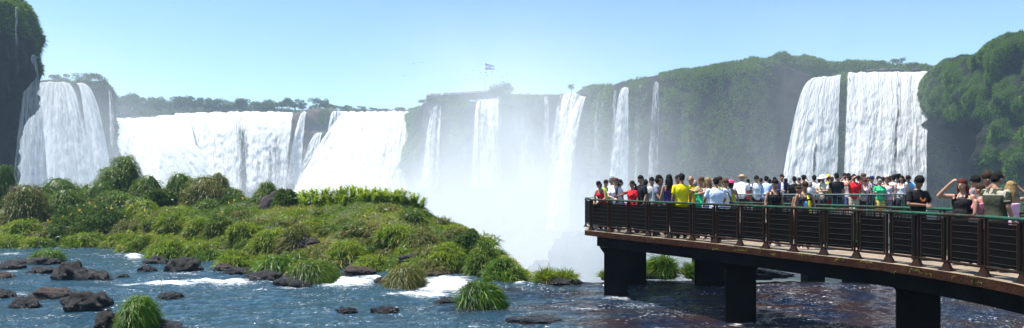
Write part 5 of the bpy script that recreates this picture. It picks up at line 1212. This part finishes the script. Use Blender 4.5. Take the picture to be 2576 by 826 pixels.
# --- particular things on particular people
def x_print(c):       # abstract orange mark on a black T-shirt
    T = c['T']; m = MB()
    for s in (-1, 1): m.loft([T((s*.004, -.076, .700)), T((s*.022, -.077, .712)), T((s*.034, -.074, .738)), T((s*.026, -.072, .745))], [(.010, .004), (.022, .004), (.012, .004), (.003, .003)], 8)
    m.loft([T((0, -.076, .695)), T((0, -.0755, .72))], [(.014, .004), (.006, .004)], 8)
    m.build('print', plain('orange_print', (.75, .20, .03), .7, .3, 30.), c['shirt'], True)
def x_text(txt, w, z, yoff, mat, back=True, size=.06):
    def fn(c):
        cu = bpy.data.curves.new('lettering', 'FONT'); cu.body = txt; cu.size = size; cu.align_x = 'CENTER'; cu.extrude = .002
        o = bpy.data.objects.new('lettering', cu); COL.objects.link(o); dg = bpy.context.evaluated_depsgraph_get(); me = bpy.data.meshes.new_from_object(o.evaluated_get(dg)); bpy.data.objects.remove(o); bpy.data.curves.remove(cu)
        a = np.empty(len(me.vertices)*3, np.float32); me.vertices.foreach_get('co', a); a = a.reshape(-1, 3); H = c['H']
        q = np.stack([(-a[:, 0] if back else a[:, 0])/H, (yoff if back else -yoff)-(1 if back else -1)*.28*(a[:, 0]/H)**2/.1+(a[:, 2]*(1 if back else -1))/H, z+a[:, 1]/H], -1)
        V = c['T'](q); me.vertices.foreach_set('co', V.astype(np.float32).ravel()); me.materials.clear(); me.materials.append(mat); me.update()
        link(bpy.data.objects.new('lettering', me), c['shirt'])
    return fn
M_WHITE = plain('white_print', (.8, .8, .8), .7)
def x_raglan(c):
    H = c['H']; m = MB()
    for s in (1, -1):
        sh, el, wr = c['arms'][s]; e2 = sh+(el-sh)*.64; limb(m, [sh+np.array([-s*.015*H, 0, .004*H]), (sh+e2)/2, e2], [.036*H, .036*H, .0365*H])
    remesh(m, 'sleeves', cloth((.012, .02, .06)), c['shirt'], c['vox'], 2)
    x_text('Surf', 0, .675, .077, cloth((.03, .05, .2)), False, .07)(c)
def x_pack(c):        # yellow and black backpack worn on the front with a blue bib
    T, H = c['T'], c['H']; m = MB()
    m.ell(T((-.02, .085, .66)), (.075*H, .045*H, .11*H), None, 14, 10); m.loft([T((.06, .05, .56)), T((.072, .075, .66)), T((.05, .06, .77))], [.024*H, .03*H, .02*H], 10)
    pk = m.build('backpack', M_STRAP, c['root'], True); m = MB(); m.loft([T((.035, -.06, .80)), T((.045, -.082, .70)), T((.06, -.074, .60)), T((.07, -.06, .52))], [(.018*H, .006*H)]*4, 8); m.build('strap', plain('yellow_strap', (.75, .66, .02), .6), pk, True)
    m = MB(); m.loft([T((-.045, -.05, .81)), T((-.04, -.078, .70)), T((-.06, -.07, .58))], [(.013*H, .006*H)]*3, 8); m.build('strap', M_STRAP, pk, True)
    m = MB(); m.ell(T((0, -.062, .665)), (.036*H, .016*H, .055*H), None, 12, 8); m.build('bib', plain('blue_panel', (.18, .38, .75), .7), c['shirt'], True)
def x_jacket(c):
    T, H = c['T'], c['H']; m = MB(); m.loft([T((0, -.078, .52)), T((0, -.080, .66)), T((0, -.074, .76)), T((0, -.045, .82))], [(.030*H, .006*H), (.034*H, .006*H), (.026*H, .006*H), (.015*H, .006*H)], 8)
    m.build('shirt_front', cloth((.75, .76, .78)), c['shirt'], True)
def x_scarf(c):
    T, H = c['T'], c['H']; m = MB(); m.loft([T((-.03, -.02, .835)), T((-.012, -.066, .79)), T((.0, -.088, .70)), T((.004, -.084, .60)), T((0, -.078, .53))], [(.014*H, .006*H), (.018*H, .006*H), (.018*H, .006*H), (.02*H, .006*H), (.02*H, .006*H)], 8)
    m.loft([T((.035, -.02, .835)), T((.02, -.064, .79)), T((.006, -.088, .72))], [(.012*H, .006*H)]*3, 8); m.build('neck_scarf', plain('black_scarf', (.012, .012, .02), .7), c['root'], True)
    m = MB(); m.ell(T((.045, -.068, .75)), (.012*H, .004*H, .012*H), None, 8, 6); m.build('badge', plain('red_badge', (.5, .03, .03), .5), c['shirt'], True)
def x_shoulders(c):
    T, H = c['T'], c['H']; m = MB(); c['torso'](m, .765, .833, .019, 8)
    for s in (1, -1):
        sh, el, wr = c['arms'][s]; e2 = sh+(el-sh)*.30; limb(m, [sh+np.array([0, 0, .003]), e2], [.0345*H, .0355*H]); e3 = sh+(el-sh)*.56; e4 = sh+(el-sh)*.64; m.loft([e3, e4], [.037*H, .037*H], 12)
    remesh(m, 'yoke', cloth((.34, .31, .24)), c['shirt'], c['vox'], 2)
W_ = (.78, .80, .84)
fy = lambda x, d=.45: float(np.interp(x, [q[0]/q[1]*FW+FCX for q in front], front[:, 1]))+d
# left end of the platform, behind the front railing
person(2031, 614, fy(2031, .5), -48, 'woman in red sleeveless top leaning on the left end of the front rail', sex='f', hair='bob', top=(.55, .02, .03), style='tank', L='rail', R='rail', lean=.28, nod=.3)
person(2040, 606, fy(2040, 1.2), 20, 'person in lime green top half hidden behind the red sleeveless woman at the left end', sex='f', hair='short', hc='brown', top=(.35, .55, .06), style='tee', nod=.3)
person(2061, 595, fy(2061, 1.6), -75, 'grey haired man in profile looking left behind the woman with the visor', hair='short', hc='grey', skin='m', top=(.5, .45, .4), turn=0)
person(2074, 600, fy(2074, .5), 4, 'woman in white shirt and dark visor with a black scarf facing the camera', sex='f', skin='l', hair='short', hc='auburn', top=W_, style='polo', hat='visor', hatc=(.02, .02, .03), glasses=True, L='down', R='rail', nod=.25, extra=x_scarf, fat=1.08)
person(2089, 605, fy(2089, 1.3), 60, 'person in pale cyan shirt behind the woman with the visor', sex='f', hair='bob', top=(.45, .72, .85), style='tee', glasses=True)
person(2130, 609, fy(2130, .6), -58, 'woman in red short sleeved top and sunglasses looking left, arm along the rail', sex='f', skin='m', hair='pony', hc='brown', top=(.62, .015, .025), style='tee', glasses=True, L='down', R='side', fat=1.05)
person(2160, 591, fy(2160, .9), -70, 'man in black T-shirt reaching up to the hair of the woman in red', hair='short', top=(.012, .012, .02), L='down', R='reach', nod=.15, fat=1.05)
person(2175, 606, fy(2175, 1.8), 160, 'person in navy shirt hidden behind the man in the black T-shirt', hair='short', top=(.03, .05, .15))
person(2207, 591, fy(2207, .6), 62, 'long haired man in grey shirt with striped sleeves twisting round at the rail', hair='bob', hc='black', skin='m', top=(.22, .24, .28), style='tee', L='back', R='low', lean=.16, turn=.25, bot=(.10, .05, .03))
person(2196, 598, fy(2196, 1.7), 15, 'man in sunglasses just behind the twisting long haired man', hair='short', glasses=True, top=(.5, .5, .5))
person(2225, 596, fy(2225, 1.3), 40, 'woman in turquoise top with dark loose hair beside the twisting man', sex='f', hair='long', skin='d', top=(.04, .40, .42), style='tube')
person(2254, 588, fy(2254, .7), 185, 'woman with long black windblown hair seen from behind in a dark purple top', sex='f', hair='wind', skin='m', top=(.05, .03, .16), style='tube')
person(2296, 584, fy(2296, .5), 180, 'man in bright yellow T-shirt with white lettering seen from behind', hair='short', top=(.80, .66, .012), style='tee', L='down', R='down', fat=1.08, extra=x_text('Mormaii', 0, .765, .066, M_WHITE))
person(2284, 591, fy(2284, 1.6), 10, 'man in sunglasses peering over the left shoulder of the yellow T-shirt man', hair='short', glasses=True, top=(.1, .1, .12))
person(2328, 593, fy(2328, 1.7), -40, 'balding man in mustard shirt just right of the bright yellow T-shirt man', hair='bald', hc='grey', skin='m', top=(.62, .42, .06), style='tee', glasses=True)
person(2341, 606, fy(2341, 2.4), 200, 'small grey haired person half hidden between mustard shirt and green top', hair='bald', hc='grey', top=(.4, .35, .3))
person(2362, 596, fy(2362, 1.0), -60, 'woman in green top and sunglasses with her forearm stretched across', sex='f', hair='pony', hc='lbrown', skin='m', top=(.03, .50, .24), style='tank', glasses=True, L='across', R='across')
person(2386, 598, fy(2386, .9), -35, 'blonde woman in white top with windblown hair embracing the woman in green', sex='f', hair='long', hc='blond', skin='m', top=(.72, .70, .70), style='tank', L='down', R='across', nod=.2)
person(2413, 599, fy(2413, .5), 178, 'broad man in pale blue white shirt seen from behind at the front rail', hair='short', top=(.62, .70, .86), style='shirt', fat=1.15, L='rail2', R='rail2', lean=.05)
person(2424, 595, fy(2424, 2.2), -50, 'person with yellowish top raising a hand behind the broad pale shirted man', sex='f', hair='short', hc='brown', top=(.6, .55, .15), R='camera', L='down')
person(2444, 602, fy(2444, 1.8), 30, 'curly light haired woman in white top with shoulder bag', sex='f', hair='curly', hc='lbrown', skin='m', top=(.76, .76, .76), style='tee', glasses=True, extra=strap_bag)
person(2462, 609, 21.8, 175, 'woman in yellow halter top and pink brimmed hat seen from behind', sex='f', hair='bob', hc='brown', top=(.60, .46, .04), style='tube', hat='sun', hatc=(.75, .10, .25))
# far platform, behind the grey railing
FP = dict(zd=PF_Z, group='people on the walkway')
person(2496, 607, 26.2, 155, 'man in straw hat and white shirt leaning far over the grey railing', hair='short', hc='grey', top=(.85, .86, .87), style='shirt', hat='sun', hatc=(.50, .36, .18), lean=.55, L='low', R='low', h=1.72, fat=1.1, **FP)
person(2549, 593, 26.4, 5, 'boy in white raglan shirt with navy sleeves and sunglasses facing the camera', hair='curly', top=(.80, .82, .85), style='tee', glasses=True, L='hip', R='down', extra=x_raglan, **FP)
person(2578, 608, 26.3, 150, 'man in light blue shirt bending over the railing beside the boy', hair='short', top=(.42, .55, .86), style='shirt', lean=.35, L='low', R='low', h=1.7, **FP)
person(2592, 603, 27.3, 175, 'dark haired man in blue checked shirt behind the bending man', hair='short', top=(.30, .40, .70), style='shirt', **FP)
person(2624, 612, 27., 150, 'person in hot pink top partly hidden by the woman in the black tank top', sex='f', hair='bob', top=(.75, .04, .22), **FP)
person(2634, 588, 26.6, -12, 'man in open navy jacket over a white shirt', hair='short', skin='m', top=(.025, .035, .10), style='long', L='down', R='clasp', extra=x_jacket, **FP)
person(2647, 602, 28.2, 170, 'dark haired person glimpsed between navy jacket and black shirt', hair='short', top=(.08, .09, .12), **FP)
person(2676, 595, 26.4, 172, 'man in black T-shirt seen from behind shading his eyes with both arms raised', hair='short', top=(.012, .012, .014), L='down', R='shade', **FP)
person(2708, 590, 27.0, 150, 'dark haired person aiming a camera with raised bare arms', hair='short', sex='f', top=(.12, .12, .14), style='tank', L='camera', R='camera', extra=hold_camera, **FP)
person(2729, 611, 26.2, 185, 'small grey haired woman in white floral blouse seen from behind', sex='f', hair='bob', hc='grey', top=(.75, .74, .76), style='tee', pat='floral', c2=(.45, .42, .5), **FP)
person(2743, 591, 26.6, 165, 'man in white shirt with dark hair standing left of the white sun hat', hair='short', top=(.82, .83, .84), style='shirt', **FP)
person(2772, 592, 26.2, -65, 'person in white brimmed hat and beige shirt holding something in front', hair='short', hc='lbrown', top=(.62, .54, .42), style='shirt', hat='sun', hatc=(.76, .74, .70), L='clasp', R='clasp', nod=.3, extra=strap_bag, **FP)
person(2789, 589, 26.7, 195, 'person in yellow cap and yellow T-shirt with red shorts', hair='short', hc='brown', top=(.70, .62, .03), style='tee', hat='cap', hatc=(.80, .42, .03), bot=(.45, .02, .02), legs='short', **FP)
person(2818, 584, 26.2, 176, 'tall man in black T-shirt seen from behind next to the yellow cap', hair='short', top=(.014, .018, .026), style='tee', fat=1.08, bot=(.02, .03, .08), legs='short', L='clasp', **FP)
person(2846, 580, 28.3, 185, 'tall person in beige top at the back of the crowd', hair='short', top=(.50, .38, .27), **FP)
person(2858, 581, 28.0, 170, 'dark haired man with bare neck at the back right of the tall beige person', hair='short', top=(.55, .40, .30), **FP)
person(2862, 592, 27., 190, 'person in white tank top with arms raised left of the red T-shirt', hair='short', sex='f', top=(.75, .75, .74), style='tank', L='shade', R='down', bot=(.05, .1, .3), legs='short', **FP)
person(2877, 588, 26.3, -18, 'man in bright red T-shirt looking through binoculars', hair='short', top=(.66, .015, .025), style='tee', L='down', R='camera', bot=(.50, .45, .36), extra=hold_camera, fat=1.05, **FP)
person(2909, 585, 28.2, 20, 'man with spiky light brown hair at the back behind the auburn haired woman', hair='curly', hc='lbrown', skin='l', top=(.5, .5, .5), **FP)
person(2902, 600, 27.2, -20, 'woman in sunglasses and pale top behind the auburn haired woman', sex='f', hair='bob', hc='brown', skin='l', glasses=True, top=(.6, .5, .5), **FP)
person(2914, 603, 26.3, -50, 'auburn curly haired woman in pale pink tank top with a dark bag', sex='f', hair='curly', hc='auburn', skin='l', top=(.62, .45, .52), style='tank', glasses=True, L='down', R='clasp', extra=strap_bag, **FP)
person(2937, 594, 26.4, 2, 'man in navy cap and dark patterned shirt', hair='short', skin='m', top=(.03, .04, .07), style='tee', pat='floral', c2=(.5, .52, .55), hat='cap', hatc=(.015, .025, .09), glasses=True, L='clasp', R='down', **FP)
person(2960, 594, 27.6, 175, 'person in black cap and red shirt behind the grey haired woman in green', hair='short', top=(.5, .03, .04), hat='cap', hatc=(.015, .015, .015), **FP)
person(2964, 603, 26.2, -10, 'elderly grey haired woman in green top and yellow skirt', sex='f', hair='bob', hc='grey', skin='l', top=(.05, .52, .22), style='tee', glasses=True, bot=(.55, .48, .12), legs='skirt', L='down', R='down', **FP)
person(2988, 596, 26.3, -42, 'plump auburn haired woman in white lilac sleeveless top', sex='f', hair='bob', hc='auburn', skin='l', top=(.66, .60, .68), style='tank', pat='floral', c2=(.5, .42, .52), fat=1.22, glasses=True, bot=(.25, .25, .3), **FP)
person(3010, 590, 26.7, 165, 'man in white shirt seen from behind left of the black hat', hair='short', top=(.82, .82, .82), style='shirt', L='down', R='down', **FP)
person(3024, 587, 27.4, 190, 'person in black brimmed hat at the right of the crowd', hair='short', top=(.05, .05, .06), hat='fedora', hatc=(.012, .012, .014), **FP)
person(3038, 592, 26.3, -55, 'black haired woman in white strap top at the right end of the crowd', sex='f', hair='long', hc='black', skin='m', top=(.70, .68, .72), style='tank', L='down', R='down', **FP)
person(3057, 595, 27.8, 20, 'person in tan cap at the far right end of the crowd', hair='short', skin='m', top=(.55, .5, .4), hat='cap', hatc=(.50, .40, .22), **FP)
person(3066, 607, 26.9, -40, 'dark haired person in light blue shirt bending over at the right end of the platform', hair='short', top=(.30, .60, .85), style='shirt', lean=.5, nod=.3, L='low', R='low', h=1.68, **FP)
for k, (x, yt, Y, fc, lb, tp, hcx) in enumerate(((2520, 604, 29.5, 180, 'back row person in red behind the man with the straw hat', (.5, .05, .05), 'black'), (2563, 600, 29.6, 170, 'back row person in beige right of the raglan boy', (.5, .42, .32), 'brown'), (2610, 597, 29.8, 190, 'back row person in white left of the navy jacket', (.75, .75, .75), 'black'), (2692, 599, 29.5, 180, 'back row person in green between the two raised arm people', (.1, .35, .15), 'brown'),
        (2760, 600, 29.4, 175, 'back row person in blue left of the white sun hat', (.1, .2, .5), 'black'), (2802, 597, 29.2, 180, 'back row person in grey between yellow cap and tall black shirt', (.3, .3, .32), 'brown'), (2892, 592, 29.6, 180, 'back row person in dark top right of the red T-shirt', (.05, .05, .06), 'black'), (2924, 596, 29.3, 10, 'back row person in orange behind the navy cap', (.6, .25, .06), 'lbrown'), (2974, 596, 29.1, 190, 'back row person in white behind the elderly woman in green', (.75, .75, .76), 'brown'), (2999, 594, 29.4, 170, 'back row person in navy behind the plump woman', (.03, .05, .12), 'black'), (3047, 598, 29.0, 180, 'back row person in teal near the right end of the crowd', (.05, .3, .32), 'black'))):
    person(x, yt, Y, fc, lb, top=tp, hc=hcx, hair='short', vox=.02, **FP)
# the near walkway, between its two railings
mid = lambda x, f=.5: float(np.interp(x, [q[0]/q[1]*FW+FCX for q in front], front[:, 1]))*(1-f)+f*float(np.interp(x, [q[0]/q[1]*FW+FCX for q in back], back[:, 1]))
NW = dict(vox=.0105)
person(2609, 604, mid(2609, .4), 8, 'woman in black tank top walking toward the camera with her head lowered', sex='f', hair='bun', hc='black', skin='m', top=(.010, .010, .012), style='tank', L='down', R='down', nod=.3, fat=1.08, **NW)
person(2711, 611, mid(2711, .35), -12, 'woman with yellow strapped backpack and blue bib looking down', sex='f', hair='pony', hc='brown', skin='m', top=(.012, .012, .016), style='tank', L='down', R='down', nod=.45, extra=x_pack, **NW)
person(2690, 624, mid(2690, .7), 30, 'small dark haired person close behind the backpack woman', sex='f', hair='bun', hc='brown', skin='d', top=(.05, .03, .03), style='tank', h=1.56, **NW)
person(3093, 593, mid(3093, .45), 12, 'young man in black T-shirt with orange print clasping his hands', hair='curly', hc='black', skin='d', top=(.008, .008, .009), style='tee', L='clasp', R='clasp', nod=.38, turn=-.25, extra=x_print, **NW)
person(3243, 603, mid(3243, .45), -62, 'red haired woman in black tank top shading her eyes with one hand', sex='f', hair='long', hc='red', skin='l', top=(.010, .010, .012), style='tank', L='down', R='shade', fat=1.22, **NW)
person(3283, 592, mid(3283, .85), -5, 'dark haired young man looking down between the red haired woman and the ponytail', hair='curly', hc='black', skin='m', top=(.45, .12, .16), style='tee', nod=.3, R='clasp', **NW)
person(3303, 617, mid(3303, .5), 205, 'woman in pink tank top with dark ponytail and black shoulder strap seen from behind', sex='f', hair='pony', hc='brown', skin='m', top=(.62, .20, .25), style='tank', h=1.62, extra=strap_bag, **NW)
person(3325, 579, mid(3325, 1.0)-.35, -30, 'tall dark haired youth behind the ponytail woman', hair='curly', hc='brown', skin='m', top=(.2, .2, .22), style='tee', nod=.25, **NW)
person(3356, 580, mid(3356, .35), 106, 'man in olive T-shirt with pale shoulders holding his forehead', hair='short', hc='black', skin='m', top=(.045, .05, .03), style='tee', L='shade', R='down', fat=1.1, nod=.2, extra=x_shoulders, **NW)
person(3405, 606, mid(3405, .75), 150, 'blonde woman in pink and white striped tube top with one hand raised to her face', sex='f', hair='long', hc='blond', skin='m', top=(.70, .16, .42), style='tube', pat='stripe', c2=(.8, .7, .75), L='down', R='shade', h=1.68, **NW)
# ---- one evaluation turns every remeshed shape into plain mesh
dg = bpy.context.evaluated_depsgraph_get(); dg.update()
new = [(o, bpy.data.meshes.new_from_object(o.evaluated_get(dg))) for o in TMP]
for o, me in new:
    if o.name.startswith(('shirt', 'trousers', 'shorts', 'skirt')):   # folds in the cloth
        a = np.empty(len(me.vertices)*3, np.float32); b = a.copy(); me.vertices.foreach_get('co', a); me.vertices.foreach_get('normal', b); a = a.reshape(-1, 3); b = b.reshape(-1, 3)
        w = fbm(a*np.array([9., 9., 5.])+len(a) % 97, 5, 3)-.5; w2 = np.abs(fbm(a*np.array([14., 14., 7.])+len(a) % 31, 9, 2)-.5)
        a = a+b*(w*.017-w2*.016+.005)[:, None]; me.vertices.foreach_set('co', a.astype(np.float32).ravel()); me.update()
    old = o.data; o.modifiers.clear(); o.data = me; bpy.data.meshes.remove(old)
# ---- tiny visitors on the distant rim
def far_person(seed):
    r = np.random.default_rng(seed); m = MB(); h = 1.7
    m.loft([(0, 0, .8), (0, 0, 1.0), (0, 0, 1.2), (0, 0, 1.42), (0, 0, 1.5)], [(.15, .1), (.16, .11), (.16, .11), (.2, .11), (.06, .06)], 10, mi=0)
    m.ell((0, 0, 1.6), (.09, .1, .12), None, 8, 6, mi=1)
    for s in (-1, 1): m.loft([(s*.2, 0, 1.4), (s*.25, -.03, 1.15), (s*.22, -.15, .95)], [.05, .042, .03], 6, mi=1 if r.random() < .6 else 0); m.loft([(s*.08, 0, .85), (s*.09, 0, .45), (s*.09, 0, .03)], [.085, .065, .045], 6, mi=2)
    me = m.mesh('person'); c = [(.75, .75, .75), (.5, .12, .1), (.15, .2, .4), (.6, .5, .3), (.05, .05, .06), (.7, .35, .3), (.3, .5, .65), (.75, .7, .6)][seed % 8]
    for q in (cloth(c), MSK['m'], cloth((.06, .06, .09))): me.materials.append(q)
    return me
fpm = [far_person(i) for i in range(8)]; rr = random.Random(3)
for i in range(84):
    x = -19.+37.6*(i+.5+rr.uniform(-.4, .4))/84
    if -11. < x < -10.: continue
    o = link(bpy.data.objects.new('person', fpm[rr.randrange(8)])); z = 1.05+.065*(x+19.5)
    o.location = (o0[0]+x, Yp+.45+rr.random()*2.6, o0[2]+z); o.scale = (1.3, 1.3, rr.uniform(1.15, 1.42)); o.rotation_euler.z = rr.uniform(-.9, .9)
    tag(o, 'tiny visitor in the packed row along the distant rim under the flag', 'person', 'visitors on the distant rim')
